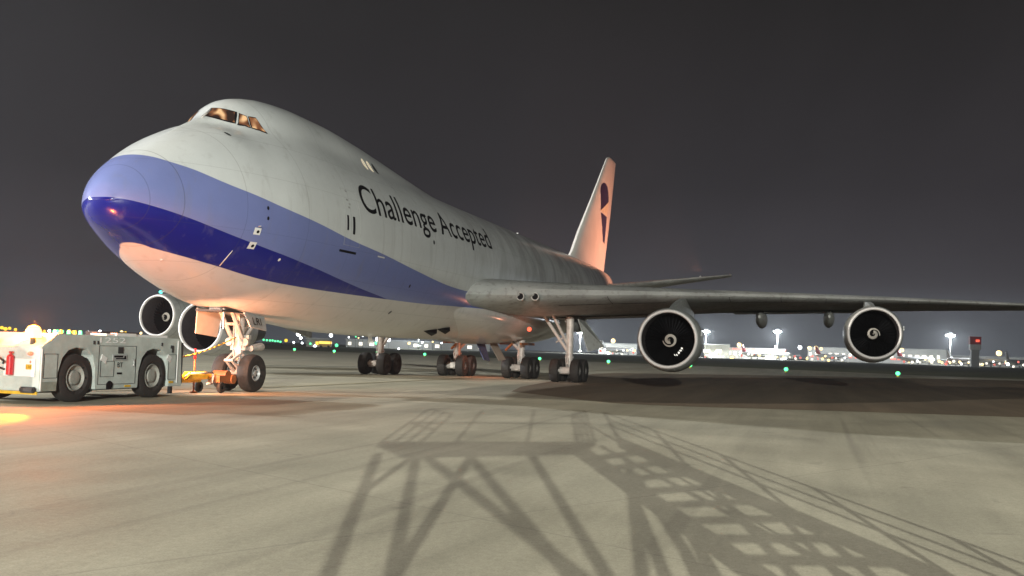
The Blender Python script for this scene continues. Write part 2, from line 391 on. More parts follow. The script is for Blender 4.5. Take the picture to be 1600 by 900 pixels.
WU = [(0,.3),(3.6,.6),(4.2,.75),(4.8,1.1),(5.5,1.55),(6.5,1.85),(8,2.0),(12,2.0),(20,1.95),(26,1.8),(50,1.5),(69,.2)]
def section(s, n=48):
    zt, zb, w, zc, zm, wu = (interp(s, q) for q in (ZT, ZB, WW, ZC, ZM, WU))
    zt = max(zt, zm); hu = min(2.3, (zt-zb)*.45); zu = zt-hu
    half = []
    for k in range(n+1):
        a = math.pi*k/n; z = (zt+zb)/2-math.cos(a)*(zt-zb)/2
        if z < zc: ym = w*math.sqrt(max(0, 1-((zc-z)/(zc-zb))**2))
        else: ym = w*math.sqrt(max(0, 1-((z-zc)/(zm-zc))**2)) if z < zm else 0
        yu = wu*math.sqrt(max(0, 1-((z-zu)/hu)**2)) if z > zu else wu*math.sqrt(max(0, 1-((z-zu)/hu)**2))
        y = (ym**5+yu**5)**.2 if z > zc else ym
        if k in (0, n): y = 0
        half.append((y, z))
    return half
def stations():
    st = [.33,.36,.4,.46,.54,.64,.76,.92,1.1,1.3,1.6,1.9,2.25,2.6,2.95,3.3,3.6,3.85,4.05,4.2,4.32,4.42,4.5,4.6,4.72,4.85,5,5.2,5.45,5.75,6.1,6.5,7,7.5,8]
    while st[-1] < 68.9: st.append(st[-1]+.5)
    st[-1] = 69.0
    return st

st = stations(); rings = []
for s in st:
    h = section(s); rings.append([(s, -y, z) for y, z in h]+[(s, y, z) for y, z in h[-2:0:-1]])
fb = MB(); fb.loft(rings, 0, False)
nose_c = (.27, 0, 5.26); n = len(rings[0])
fb.add([nose_c]+rings[0], [[0, 1+(i+1) % n, 1+i] for i in range(n)], 0, True)
fb.add(rings[-1], [list(range(n))])
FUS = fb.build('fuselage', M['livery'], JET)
for p in FUS.data.polygons: p.use_smooth = True
bmf = bmesh.new(); bmf.from_mesh(FUS.data); BVH = BVHTree.FromBMesh(bmf)
def skin(x, z, side=-1, off=0.0):
    h = BVH.ray_cast(Vector((x, side*12, z)), Vector((0, -side, 0)))
    return h[0]+h[1]*off*(1 if h[1].y*side > 0 else -1) if h[0] else Vector((x, 0, z))
def near(p, off):
    h = BVH.find_nearest(Vector(p)); nn = h[1]
    c = Vector((h[0].x, 0, 5.4))
    if nn.dot(h[0]-c) < 0: nn = -nn
    return h[0]+nn*off
def quad_patch(c, off, nu=8, nv=6):
    a, b, cc, d = [Vector(q) for q in c]
    vs = [near((a*(1-i/nu)+b*i/nu)*(1-j/nv)+(d*(1-i/nu)+cc*i/nu)*j/nv, off) for j in range(nv+1) for i in range(nu+1)]
    return vs, [[j*(nu+1)+i, j*(nu+1)+i+1, (j+1)*(nu+1)+i+1, (j+1)*(nu+1)+i] for j in range(nv) for i in range(nu)]
# cockpit glazing: three panes a side, each on a dark frame
WIN = [[(5.10, -.06, 8.84), (5.36, -.77, 8.80), (5.10, -.94, 8.41), (4.70, -.06, 8.40)],
       [(5.39, -.86, 8.78), (5.55, -1.04, 8.71), (5.43, -1.28, 8.33), (5.15, -1.02, 8.38)],
       [(5.59, -1.08, 8.71), (5.82, -1.21, 8.72), (5.89, -1.58, 8.20), (5.45, -1.31, 8.32)]]
for side in (-1, 1):
    for w in WIN:
        if side == 1 and w is WIN[0]: w = [(5.27, -.5, 8.82), w[1], w[2], (4.95, -.52, 8.4)]
        q = [Vector((x, y*-side, z)) for x, y, z in w]; c = sum(q, Vector())/4
        fr = MB(); vs, fs = quad_patch([c+(p-c)*1.07 for p in q], .012); fr.add(vs, fs, 0, True)
        fo = fr.build('cockpit_window', M['black'], FUS)
        pn = MB(); vs, fs = quad_patch([c+(p-c)*.9 for p in q], .02); pn.add(vs, fs, 0, True)
        po = pn.build('pane', M['cockpit'], FUS)
# wiper / window post
MB().path([near((4.55, -.1, 8.33), .03), near((5.0, -.12, 8.75), .03)], .025).build('windscreen_wiper', M['gear'], FUS)
# upper deck windows and skin fittings
def disc_on_skin(name, x, z, rx, rz, mat, off=.006, parent=FUS, side=-1):
    b = MB(); vs = [skin(x, z, side, off)]+[skin(x+rx*math.cos(2*math.pi*i/16), z+rz*math.sin(2*math.pi*i/16), side, off) for i in range(16)]
    b.add(vs, [[0, 1+i, 1+(i+1) % 16] for i in range(16)]); return b.build(name, mat, parent)
def rect_on_skin(name, x0, x1, z0, z1, mat, off=.006, parent=FUS, nx=6, nz=6):
    b = MB(); vs = [skin(x0+(x1-x0)*i/nx, z0+(z1-z0)*j/nz, -1, off) for j in range(nz+1) for i in range(nx+1)]
    b.add(vs, [[j*(nx+1)+i, j*(nx+1)+i+1, (j+1)*(nx+1)+i+1, (j+1)*(nx+1)+i] for j in range(nz) for i in range(nx)]); return b.build(name, mat, parent)
for x in (12.55, 13.05, 13.55):
    disc_on_skin('upper_deck_window', x, 8.45, .15, .22, M['dimglow'] if x < 13.5 else M['dark'])
for x, z in ((4.28, 5.58), (4.3, 5.28)): disc_on_skin('sensor', x, z, .045, .06, M['black'])
for x, z in ((4.0, 4.86), (4.02, 4.45)):
    rect_on_skin('static_port_plate', x-.12, x+.12, z-.1, z+.1, M['white'], .006); disc_on_skin('static_port', x+.02, z-.01, .05, .045, M['black'], .012)
disc_on_skin('static_port', 5.28, 4.15, .05, .045, M['white']); disc_on_skin('static_port', 4.16, 7.8, .06, .06, M['dark'])
rect_on_skin('door_vent', 8.15, 9.3, 4.70, 4.78, M['black'], .007)
rect_on_skin('door_handle_panel', 8.46, 8.58, 5.45, 5.95, M['black'], .007); rect_on_skin('door_handle_panel', 8.86, 9.02, 5.35, 5.95, M['black'], .007)
for x, z in ((8.6, 6.2), (8.68, 6.32), (8.55, 6.45), (8.62, 6.75)): rect_on_skin('door_placard', x, x+.14, z, z+.06, M['grey'], .007, nx=1, nz=1)
disc_on_skin('sensor', 14.64, 4.0, .07, .07, M['black']); disc_on_skin('sensor', 14.5, 2.95, .09, .07, M['dark']); disc_on_skin('sensor', 16.3, 5.9, .09, .09, M['dark'])
rect_on_skin('glint_strip', 11.0, 11.6, 4.79, 4.84, M['lip'], .006)  # pale metal strip laid on the skin as a painted glint
# main deck door outline
dl = MB()
for (xa, za), (xb, zb_) in (((8.35, 4.95), (8.35, 6.85)), ((8.35, 6.85), (9.42, 6.85)), ((9.42, 6.85), (9.42, 4.95)), ((9.42, 4.95), (8.35, 4.95))):
    k = 10; P = [skin(xa+(xb-xa)*i/k, za+(zb_-za)*i/k, -1, .003) for i in range(k+1)]
    for a, b in zip(P[:-1], P[1:]): dl.bar(a, b, .008, .006)
dl.build('door_seam', M['grey'], FUS)
# angle of attack probe, pitot probes, belly scoops, drain mast, beacon
def probe(p0, p1, rr, mat='lip', name='probe'): MB().tube(p0, p1, rr, rr*.5, 8).build(name, M[mat], FUS)
a = skin(3.59, 3.81); b_ = skin(3.5, 4.24)
probe(a+Vector((0, -.02, 0)), b_+Vector((-.02, -.06, 0)), .018)
for x, z in ((2.45, 3.86), (4.0, 5.0)): probe(skin(x, z), skin(x, z)+Vector((-.1, -.14, 0)), .02)
MB().bar((17.5, 0, 2.05), (17.7, 0, 1.7), .18, .02).build('antenna', M['white'], FUS)
MB().bar((38.5, 0, 8.7), (38.8, 0, 9.0), .25, .03).build('antenna', M['white'], FUS)
MB().ball((33.5, 0, 9.0-.2), .14).build('beacon_lamp', M['redlamp'], FUS)

# lettering on the fuselage side
def lettering(text, size_x, size_z, place, mat, parent, name='lettering', cuts=2):
    cu = bpy.data.curves.new('t', 'FONT'); cu.body = text; cu.resolution_u = 6; cu.offset = .006 if len(text) > 6 else 0; cu.size = 1
    to = bpy.data.objects.new('t', cu); COL.objects.link(to); bpy.context.view_layer.update()
    me = bpy.data.meshes.new_from_object(to.evaluated_get(bpy.context.evaluated_depsgraph_get()))
    bpy.data.objects.remove(to); bpy.data.curves.remove(cu)
    xs = [v.co.x for v in me.vertices]; x0, x1 = min(xs), max(xs)
    bm = bmesh.new(); bm.from_mesh(me); bmesh.ops.triangulate(bm, faces=bm.faces)
    bmesh.ops.subdivide_edges(bm, edges=[e_ for e_ in bm.edges if e_.calc_length() > .12], cuts=cuts, use_grid_fill=False); bmesh.ops.triangulate(bm, faces=bm.faces)
    for v in bm.verts:
        a_ = (v.co.x-x0)/(x1-x0); v.co = place(a_, v.co.y)
    bm.to_mesh(me); bm.free(); me.name = name; me.materials.clear(); me.materials.append(mat)
    o = bpy.data.objects.new(name, me); COL.objects.link(o); o.parent = parent; return o
def on_side(a_, y):
    x = 9.72+(24.35-9.72)*a_
    base = 6.27+.2*a_
    return skin(x, base+y*1.42, -1, .008)
lettering('Challenge Accepted', 1, 1, on_side, M['black'], FUS)

# ---- wings
def foil(t, n=14):
    # closed outline x 0..1, upper from trailing edge to leading edge then lower
    X = [.5*(1+math.cos(math.pi*i/n)) for i in range(n+1)]
    th = lambda x: 5*t*(.2969*math.sqrt(x)-.126*x-.3516*x*x+.2843*x**3-.1036*x**4)
    up = [(x, th(x)*1.15) for x in X]; lo = [(x, -th(x)*.5) for x in X[::-1][1:-1]]
    return up+lo
def wing_geo(y):
    a = abs(y)
    xle = 21.3+(a-3.14)*.8865 if a > 3.14 else 21.3-(3.14-a)*.9
    if a < 12.7: xte = 35.6+(a-3.14)*.36
    else: xte = 39.04+(a-12.7)*.615
    z = interp(a, [(0, 4.0), (3.14, 4.1), (11.6, 4.62), (21.3, 5.05), (30.2, 5.3), (32.2, 5.36)])
    t = interp(a, [(0, .132), (3.14, .13), (12, .1), (20, .085), (32.2, .078)])
    tw = interp(a, [(0, 2.0), (3.14, 2.2), (12, 3.0), (20, 3.0), (32.2, 1.5)])
    return xle, xte, z, t, tw
def wing_point(y, fx, fz):
    xle, xte, z, t, tw = wing_geo(y); c = xte-xle
    return Vector((xle+fx*c, y, z+fz*c-math.sin(R(tw))*fx*c))
for side in (-1, 1):
    wr = []
    for a in [2.2, 2.8, 3.14, 4, 5, 6.5, 8, 10, 12, 12.7, 14, 16, 18, 20, 22, 24, 26, 28, 30, 31, 31.7, 32.1, 32.2]:
        xle, xte, z, t, tw = wing_geo(a); k = 1 if a < 31.5 else max(.35, 1-(a-31.5)/.7*.6)
        wr.append([wing_point(side*a, x, q*k) for x, q in foil(t)])
    WING = MB().loft(wr).build('wing', M['grey'], JET)
    WING.data.polygons.foreach_set('use_smooth', [True]*len(WING.data.polygons))
    def foil_z(x, t): return -5*t*(.2969*math.sqrt(x)-.126*x-.3516*x*x+.2843*x**3-.1036*x**4)*.5
    for a0, a1 in ((6.2, 10.9), (12.7, 19.9), (21.9, 31)):
        sg = MB(); n_ = 16; vs = []
        for i in range(n_+1):
            a = a0+(a1-a0)*i/n_; t = wing_geo(a)[3]
            for x in (.125, .135): vs.append(wing_point(side*a, x, foil_z(x, t))+Vector((0, 0, -.012)))
        sg.add(vs, [[2*i, 2*i+1, 2*i+3, 2*i+2] for i in range(n_)]); sg.build('slat_gap', M['black'], WING, fix=False)
    for i, a in enumerate((8.5, 13.9, 16.4, 18.7, 23.2, 25.6, 28.1)):
        t = wing_geo(a)[3]; sg = MB(); vs = []
        for x in (.004, .02, .05, .09, .13):
            for d in (-.012, .012): vs.append(wing_point(side*(a+d), x, foil_z(x, t))+Vector((-.006, 0, -.01)))
        sg.add(vs, [[2*i, 2*i+1, 2*i+3, 2*i+2] for i in range(4)]); sg.build('slat_joint', M['black'], WING, fix=False)
    # flap track fairings
    for a in (5.2, 9.3, 15.1, 18.95):
        p = wing_point(side*a, .62, 0); L = 5.2
        rr = []
        for i in range(13):
            q = i/12; k = math.sin(math.pi*min(1, q*1.0+.02))**.6 if q < .97 else .12
            k = max(k, .1); cx = p.x+q*L
            zz = p.z-.55-.16*q
            rr.append([(cx, p.y+.34*k*math.cos(2*math.pi*j/14), zz+.52*k*math.sin(2*math.pi*j/14)) for j in range(14)])
        MB().loft(rr).build('flap_track_fairing', M['grey'], WING)
    # trailing edge flaps: a seam panel just proud of the lower skin
    for a0, a1 in ((4.2, 10.6), (13.6, 21.5)):
        fl = MB(); V0 = []
        for a in (a0, a1):
            for x in (.74, .985): V0.append(wing_point(side*a, x, -.02 if x < .9 else -.006))
        fl.add([v+Vector((0, 0, -.03)) for v in V0]+[v+Vector((0, 0, -.06)) for v in V0], [[0, 1, 3, 2], [4, 5, 7, 6], [0, 1, 5, 4], [2, 3, 7, 6], [0, 2, 6, 4], [1, 3, 7, 5]])
        fl.build('flap', M['nacelle'], WING)
    for a in (5.03, 5.6):
        p = wing_point(side*a, 0, 0); MB().lathe([(0, .001), (0, .15), (.3, .17)], p+Vector((-.03, 0, -.08)), 'X', 16).build('landing_light', M['black'], WING)
        MB().lathe([(-.02, .15), (-.02, .19), (.2, .2)], p+Vector((-.03, 0, -.08)), 'X', 16).build('light_bezel', M['nacelle'], WING)
    p = wing_point(side*32.1, .05, 0)
    MB().ball(p, .2, .12, .12).build('navigation_light', M['cyan'] if side > 0 else M['redlamp'], WING)

# wing to body fairing
rr = []
for i in range(29):
    q = i/28; x = 18.5+q*24.8; k = max(.02, math.sin(math.pi*(q*.96+.02)))**.75
    rr.append([(x, 3.42*math.sin(t)*(.55+.45*k), 3.45-(1.58*k)*math.cos(t) if math.cos(t) > 0 else 3.45-.9*k*math.cos(t)) for t in [2*math.pi*j/40 for j in range(40)]])
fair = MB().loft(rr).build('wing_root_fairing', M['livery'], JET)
fair.data.polygons.foreach_set('use_smooth', [True]*len(fair.data.polygons))

bmw = bmesh.new(); bmw.from_mesh(fair.data); FBV = BVHTree.FromBMesh(bmw)
for p0 in ((20.76, -1.5, 2.2), (21.9, -1.75, 2.3)):
    h1, h2 = FBV.find_nearest(Vector(p0)), BVH.find_nearest(Vector(p0))
    h = h1 if (h1[0]-Vector((p0[0], 0, 5))).length > (h2[0]-Vector((p0[0], 0, 5))).length else h2
    p = h[0]; nn = h[1] if h[1].z < 0 else -h[1]; t1 = Vector((1, 0, 0)); t2 = nn.cross(t1).normalized()
    sc = MB(); rg = []
    for q, w, hh in ((-.65, .02, .01), (-.2, .13, .06), (.45, .24, .16), (.52, .22, .03)): rg.append([p+t1*q-t2*w-nn*.02, p+t1*q+t2*w-nn*.02, p+t1*q+t2*w*.6+nn*hh, p+t1*q-t2*w*.6+nn*hh])
    sc.loft(rg, 0, True, False); sc.build('air_scoop', M['black'], FUS)

# ---- engines
def spiral(o):
    b = MB(); P = []; k = 40
    for i in range(k+1):
        q = i/k; a = q*2*math.pi*1.28-1.9; rad = .1+.22*q; w = .075*(1-.7*max(0, q-.3)/.7)
        P.append((rad, a, w))
    vs = []
    for rad, a, w in P:
        for s_ in (-1, 1):
            q = rad+s_*w; vs.append((o[0]+.015+q*.93-.02, o[1]+q*math.cos(a), o[2]+q*math.sin(a)))
    b.add(vs, [[2*i, 2*i+1, 2*i+3, 2*i+2] for i in range(k)])
    b.lathe([(-.012, .001), (.03, .05), (.03, .001)], (o[0], o[1], o[2]), 'X', 12)
    return b
def make_engine():
    b = MB(); b.lathe([(.12, 1.315), (.35, 1.385), (.9, 1.43), (1.6, 1.44), (2.4, 1.38), (3.2, 1.22), (3.75, 1.09), (3.75, 1.05), (3.2, 1.08), (2.6, 1.1)], (0, 0, 0), 'X', 64)
    e_ = b.build('engine', M['cowl'], JET)
    l = MB(); l.lathe([(.12, 1.317), (.045, 1.295), (.008, 1.262), (0, 1.235), (.015, 1.205), (.06, 1.18), (.12, 1.168)], (0, 0, 0), 'X', 64); l.build('inlet_lip', M['lip'], e_)
    d = MB(); d.lathe([(.12, 1.166), (.5, 1.15), (1.2, 1.17), (2.2, 1.17)], (0, 0, 0), 'X', 64); d.build('inlet_duct', M['duct'], e_)
    fn = MB()
    for k in range(38):
        a = 2*math.pi*k/38; rot = Matrix.Rotation(a, 3, 'X'); q = []
        for rad, tw, ch in ((.34, 20, .13), (.75, 40, .16), (1.165, 60, .2)):
            t = R(tw); q += [rot @ Vector((1.3-math.cos(t)*ch/2, -math.sin(t)*ch/2, rad)), rot @ Vector((1.3+math.cos(t)*ch/2, math.sin(t)*ch/2, rad))]
        fn.add(q, [[0, 1, 3, 2], [2, 3, 5, 4]], 0, True)
    fn.lathe([(1.5, .3), (1.5, 1.17)], (0, 0, 0), 'X', 48, 1)
    fn.build('fan', [M['fan'], M['black']], e_, fix=False)
    s_ = MB(); s_.lathe([(.72, .001), (.76, .06), (.98, .27), (1.22, .36), (1.4, .36)], (0, 0, 0), 'X', 32); s_.build('spinner', M['spinner'], e_)
    spiral((.70, 0, 0)).build('spinner_mark', M['swirl'], e_, fix=False)
    c = MB(); c.lathe([(2.6, .9), (3.75, .82), (4.9, .58), (5.6, .42), (5.6, .38), (5.0, .3)], (0, 0, 0), 'X', 40); c.lathe([(5.2, .28), (5.6, .22), (6.3, .02)], (0, 0, 0), 'X', 24); c.build('exhaust_nozzle', M['dark'], e_)
    sp = MB(); sp.bar((.55, -1.42, .3), (1.5, -1.46, .3), .05, .22); sp.build('strake', M['nacelle'], e_)
    return e_
E0 = make_engine(); ENG = [E0]+[copy_tree(E0, JET) for k in range(3)]
for k, (x, y, z) in enumerate(((22.68, -11.92, 2.33), (31.6, -21.0, 3.03), (22.68, 11.86, 2.3), (31.6, 21.0, 3.06))):
    e_ = ENG[k]
    e_.location = (x, y, z); e_.rotation_euler = (R((0, 60, 25, -40)[k])*0, R(1.5), R(1.2 if y < 0 else -1.2))
    for ch in e_.children:
        if ch.name.startswith(('spinner', 'fan')): ch.rotation_euler = (R((0, 200, 80, 30)[k]), 0, 0)
    inb = abs(y) < 15
    wy = y; le = wing_geo(wy)
    rg = []
    for q in range(9):
        t = q/8; X = 1.0+t*(le[0]+5.0-x-1.0); xw = x+X
        top_w = wing_point(wy, max(0, (xw-le[0])/(le[1]-le[0])), 0).z
        bot = 1.25 if X < 3.2 else 1.25-(X-3.2)*.16
        zt = 1.42+(top_w-z+.05-1.42)*min(1, max(0, (X-1.0)/max(.4, (le[0]-x-1.0+.2))))**.8
        if xw > le[0]+.3: zt = top_w-z-.1
        hw = .26*math.sin(math.pi*min(.93, t*.93+.12))**.5
        bz = bot if X < 3.6 else max(bot, -2)
        rg.append([(X, -hw*.9, bz), (X, hw*.9, bz), (X, hw, (bz+zt)/2), (X, hw*.55, zt), (X, -hw*.55, zt), (X, -hw, (bz+zt)/2)])
    pm = MB().loft(rg).build('pylon', M['nacelle'], e_)
# steel slips added as stand-ins for bright reflections in the port inboard fan
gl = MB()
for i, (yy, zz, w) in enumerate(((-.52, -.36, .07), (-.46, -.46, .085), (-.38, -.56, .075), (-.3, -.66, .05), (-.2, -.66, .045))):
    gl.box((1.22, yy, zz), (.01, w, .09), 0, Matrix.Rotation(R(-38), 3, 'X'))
gl.build('fan_glint', M['steel'], ENG[0])

# ---- tail
def surf(chords, name, mat, vertical=False, parent=JET):
    rg = []
    for xle, xte, s_, zz, t in chords:
        c = xte-xle
        rg.append([Vector((xle+x*c, (q*c) if vertical else s_, zz if vertical else zz+q*c)) for x, q in foil_sym(t)])
    o = MB().loft(rg).build(name, mat, parent); o.data.polygons.foreach_set('use_smooth', [True]*len(o.data.polygons)); return o
def foil_sym(t, n=12):
    X = [.5*(1+math.cos(math.pi*i/n)) for i in range(n+1)]
    th = lambda x: 5*t*(.2969*math.sqrt(x)-.126*x-.3516*x*x+.2843*x**3-.1036*x**4)
    return [(x, th(x)) for x in X]+[(x, -th(x)) for x in X[::-1][1:-1]]
M['fin'] = paint('fin_white_paint', (.7, .68, .64), .4, var=.1, scale=.6)
FIN = surf([(52.5, 66.4, 0, 8.5, .09), (54.3, 66.75, 0, 9.56, .1), (56.3, 67.5, 0, 11.3, .1), (60.7, 68.9, 0, 14.6, .1), (66.3, 70.55, 0, 19.0, .095), (66.75, 70.65, 0, 19.25, .07), (67.4, 70.7, 0, 19.4, .03)], 'vertical_fin', M['fin'], True)
bmF = bmesh.new(); bmF.from_mesh(FIN.data); FB = BVHTree.FromBMesh(bmF)
def on_fin(x, z, side=-1, off=.012):
    h = FB.ray_cast(Vector((x, side*4, z)), Vector((0, -side, 0))); return (h[0] if h[0] else Vector((x, side*.3, z)))+Vector((0, side*off, 0))
def flat_patch(poly, proj, name, mat, parent, step=.3):
    bm = bmesh.new(); fc = bm.faces.new([bm.verts.new((x, 0, z)) for x, z in poly]); bmesh.ops.triangulate(bm, faces=[fc])
    for k in range(5):
        L_ = [e_ for e_ in bm.edges if e_.calc_length() > step]
        if not L_: break
        bmesh.ops.subdivide_edges(bm, edges=L_, cuts=1); bmesh.ops.triangulate(bm, faces=[g for g in bm.faces if len(g.verts) > 3])
    for v in bm.verts: v.co = proj(v.co.x, v.co.z)
    me = bpy.data.meshes.new(name); bm.to_mesh(me); bm.free(); me.materials.append(mat)
    o = bpy.data.objects.new(name, me); COL.objects.link(o); o.parent = parent; return o
HEAD = [(64.5-1.9*math.cos(math.pi*i/30), 15.1+1.4*math.sin(math.pi*i/30)) for i in range(31)]+[(66.4, 15.0), (62.3, 13.75)]
for side in (-1, 1):
    flat_patch(HEAD, lambda x, z: on_fin(x, z, side, .02), 'emblem_head', M['purple'], FIN)
    flat_patch([(62.1, 13.72), (66.6, 15.2), (65.9, 13.75)], lambda x, z: on_fin(x, z, side, .028), 'emblem_triangle', M['cream'], FIN)
    flat_patch([(62.3, 13.6), (65.75, 13.65), (65.5, 12.3), (65.2, 11.2), (63.9, 11.3), (63.0, 12.6)], lambda x, z: on_fin(x, z, side, .02), 'emblem_stem', M['purple'], FIN)
for side in (-1, 1):
    stb = surf([(57.8, 66.6, 0, 7.0, .09), (59.3, 66.9, side*2.1, 7.05, .09), (65.9, 68.3, side*10.7, 8.55, .08), (66.25, 68.6, side*11.1, 8.62, .05)], 'horizontal_stabilizer', M['grey'], False)
    for a in (4.5, 8.5): MB().ball((66.0+a*.13, side*a, 7.2+a*.165-.12), .5, .09, .12).build('hinge_fairing', M['white'], stb)
    MB().ball((66.3, side*11.15, 8.65), .16, .1, .1).build('tip_light', M['steel'], stb)
MB().lathe([(0, .38), (.5, .3), (.9, .16), (1.0, .01)], (68.9, 0, 7.72), 'X', 20).build('tail_cone', M['grey'], JET)
# logo lights on the stabilizer wash the fin
for side in (-1, 1): lamp('logo_light', 'SPOT', (65.4, side*8.8, 8.85), 6500, (1, .38, .22), .1, (62.3, 0, 14.2), 104, .6)

# ---- landing gear
def wheel_mb(rad=.62, wid=.46):
    b = MB(); w = wid/2; h = rad*.42
    b.lathe([(-w*.72, h), (-w*.95, rad*.62), (-w, rad*.78), (-w*.86, rad*.93), (-w*.55, rad*.985), (-w*.2, rad), (w*.2, rad), (w*.55, rad*.985), (w*.86, rad*.93), (w, rad*.78), (w*.95, rad*.62), (w*.72, h)], (0, 0, 0), 'Y', 40, 0)
    for s_ in (-1, 1):
        b.lathe([(s_*w*.72, h), (s_*w*.78, h*.92), (s_*w*.45, h*.8), (s_*w*.35, h*.45), (s_*w*.6, h*.35), (s_*w*.62, .001)], (0, 0, 0), 'Y', 32, 1)
        for k in range(9):
            a = 2*math.pi*k/9; b.tube((h*.62*math.cos(a), s_*w*.38, h*.62*math.sin(a)), (h*.62*math.cos(a), s_*w*.5, h*.62*math.sin(a)), .03, .03, 6, 2)
    return b
wheel0 = wheel1 = None
def add_wheel(parent, loc, rad=.62, wid=.46):
    global wheel0, wheel1
    if rad > .618 and wheel1 is None:
        wheel1 = wheel_mb(wid=.5).build('wheel', [M['tyre'], M['hubdark'], M['dark']], parent); o = wheel1
    elif rad < .618 and wheel0 is None:
        wheel0 = wheel_mb().build('wheel', [M['tyre'], M['hub'], M['dark']], parent); o = wheel0
    else: o = (wheel0 if rad < .618 else wheel1).copy(); COL.objects.link(o); o.parent = parent
    o.location = loc; o.scale = (rad/.62, 1, rad/.62); o.rotation_euler = (0, random.uniform(0, 3), 0); return o
def main_gear(x, y, top, brace, door):
    b = MB(); s_ = -1 if y < 0 else 1
    b.tube((x, y, .62), (x, y, 1.25), .13, .13); b.tube((x, y, 1.1), (x, y, top), .19, .21, 16); b.tube((x, y, 1.28), (x, y, 1.36), .24, .24, 16)
    b.bar((x-.95, y, .62), (x+.95, y, .62), .24, .26)
    for dx in (-.74, .74): b.tube((x+dx, y-.62, .62), (x+dx, y+.62, .62), .085); b.tube((x+dx, y-.3, .62), (x+dx, y+.3, .62), .2, .2, 16)
    b.tube((x, y+.05, 1.9), (x-.9, y+brace*.9, top+.35), .085, .085, 10)
    b.tube((x, y, 1.5), (x+.02, y+brace*1.6, top+.2), .095, .095, 10)
    b.tube((x-.05, y+brace*.75, 2.1), (x-.02, y, 2.6), .05, .05, 8)
    b.bar((x-.28, y, 1.25), (x-.42, y, .95), .1, .06); b.bar((x-.42, y, .95), (x-.15, y, .68), .1, .06)
    b.path([(x-.2, y+.1, .7), (x-.26, y+.14, 1.2), (x-.18, y+.12, 2.0), (x-.2, y+.1, top)], .022); b.path([(x-.7, y-.2, .72), (x-.3, y-.12, .9), (x-.2, y-.14, 1.6), (x-.2, y-.1, top)], .018)
    g = b.build('main_gear', M['gear'], JET)
    for dx in (-.74, .74):
        for dy in (-.56, .56): add_wheel(g, (x+dx, y+dy, .62))
    for q in door:
        d = MB(); d.add([*q, *[tuple(Vector(p)+Vector((.0, .05*s_, .0))+Vector((.03, 0, 0))) for p in q]], [[0, 1, 2, 3], [7, 6, 5, 4]]+[[i, (i+1) % 4, 4+(i+1) % 4, 4+i] for i in range(4)]); d.build('gear_door', M['nacelle'], g)
for s_ in (-1, 1):
    main_gear(31.0, s_*5.52, 3.5, -s_*1.0, [[(31.3, s_*5.85, 3.4), (32.6, s_*5.95, 3.35), (32.6, s_*7.05, 1.95), (31.3, s_*6.45, 1.65)]])
    main_gear(34.0, s_*1.95, 2.2, -s_*.55, [])
# body gear doors hanging under the belly
for q, mk in (([(29.9, -.55, 2.05), (31.4, -.55, 2.05), (31.3, -.95, .95), (30.1, -1.0, 1.05)], 'bluegrey'), ([(31.2, -.9, 2.0), (32.6, -.9, 2.0), (32.5, -1.5, 1.05), (31.4, -1.45, 1.0)], 'brown')):
    if mk == 'bluegrey': M[mk] = paint('gear_door_blue_grey', (.09, .1, .2), .5)
    d = MB(); d.add([*q, *[tuple(Vector(p)+Vector((.03, .05, 0))) for p in q]], [[0, 1, 2, 3], [7, 6, 5, 4]]+[[i, (i+1) % 4, 4+(i+1) % 4, 4+i] for i in range(4)])
    d.build('belly_gear_door', M[mk], JET)
for y in (-2.3, -1.1, 1.1, 2.3): MB().bar((32.6, y, 1.98), (35.4, y, 1.98), .1, .14).build('gear_bay_frame', M['rust'], JET)
for y in (-1.7, 1.6): MB().tube((32.9, y, 1.95), (33.4, y+.5, 1.6), .07).build('door_link', M['rust'], JET)
lamp('belly_beacon', 'POINT', (33.3, .2, 1.6), 60, (1, .3, .16), .08)
lamp('wing_root_gear_lamp', 'POINT', (29.2, -4.4, 2.0), 22, (1, .35, .2), .06)
MB().ball((28.3, -4.0, 2.72), .12).build('anti_collision_lamp', M['redlamp'], JET)

# nose gear
b = MB(); X = 7.45
b.tube((X, 0, .62), (X-.02, 0, 1.4), .1, .1, 14); b.tube((X-.02, 0, 1.0), (X-.1, 0, 2.5), .15, .17, 16); b.tube((X-.02, 0, 1.15), (X-.02, 0, 1.24), .2, .2, 16)
b.tube((X, -.62, .62), (X, .62, .62), .08); b.bar((X-.02, -.28, 1.5), (X-.02, .28, 1.5), .22, .3); b.bar((X+.02, -.34, 1.78), (X+.02, .34, 1.78), .16, .14)
b.tube((X-.08, .18, 1.55), (X-1.0, .22, 2.7), .07); b.tube((X-.08, -.18, 1.55), (X-1.0, -.22, 2.7), .07); b.tube((X-.6, -.22, 2.2), (X-.6, .22, 2.2), .05)
b.tube((X+.1, .1, 1.75), (X+.75, .1, 2.3), .06); b.tube((X+.1, -.1, 1.75), (X+.75, -.1, 2.3), .06)
for y in (-.14, .14): b.bar((X-.12, y, 1.28), (X-.62, y*.7, 1.02), .08, .07); b.bar((X-.62, y*.7, 1.02), (X-.1, y, .66), .08, .07)
b.tube((X-.62, -.16, 1.02), (X-.62, .16, 1.02), .05)
for y, z in ((-.3, 1.62), (.3, 1.62)): b.tube((X-.05, y, z), (X-.22, y, z), .1, .12, 14); b.tube((X-.16, y, z), (X-.23, y, z), .13, .13, 14)
b.path([(X-.18, -.1, .75), (X-.22, -.14, 1.1), (X-.2, -.17, 1.7), (X-.3, -.1, 2.5)], .025); b.path([(X-.2, .05, .9), (X-.26, .1, 1.4), (X-.24, .12, 2.3)], .02)
b.tube((X+.15, -.3, 1.42), (X+.75, -.3, 1.48), .1, .13, 12); b.ball((X+.8, -.3, 1.48), .13)
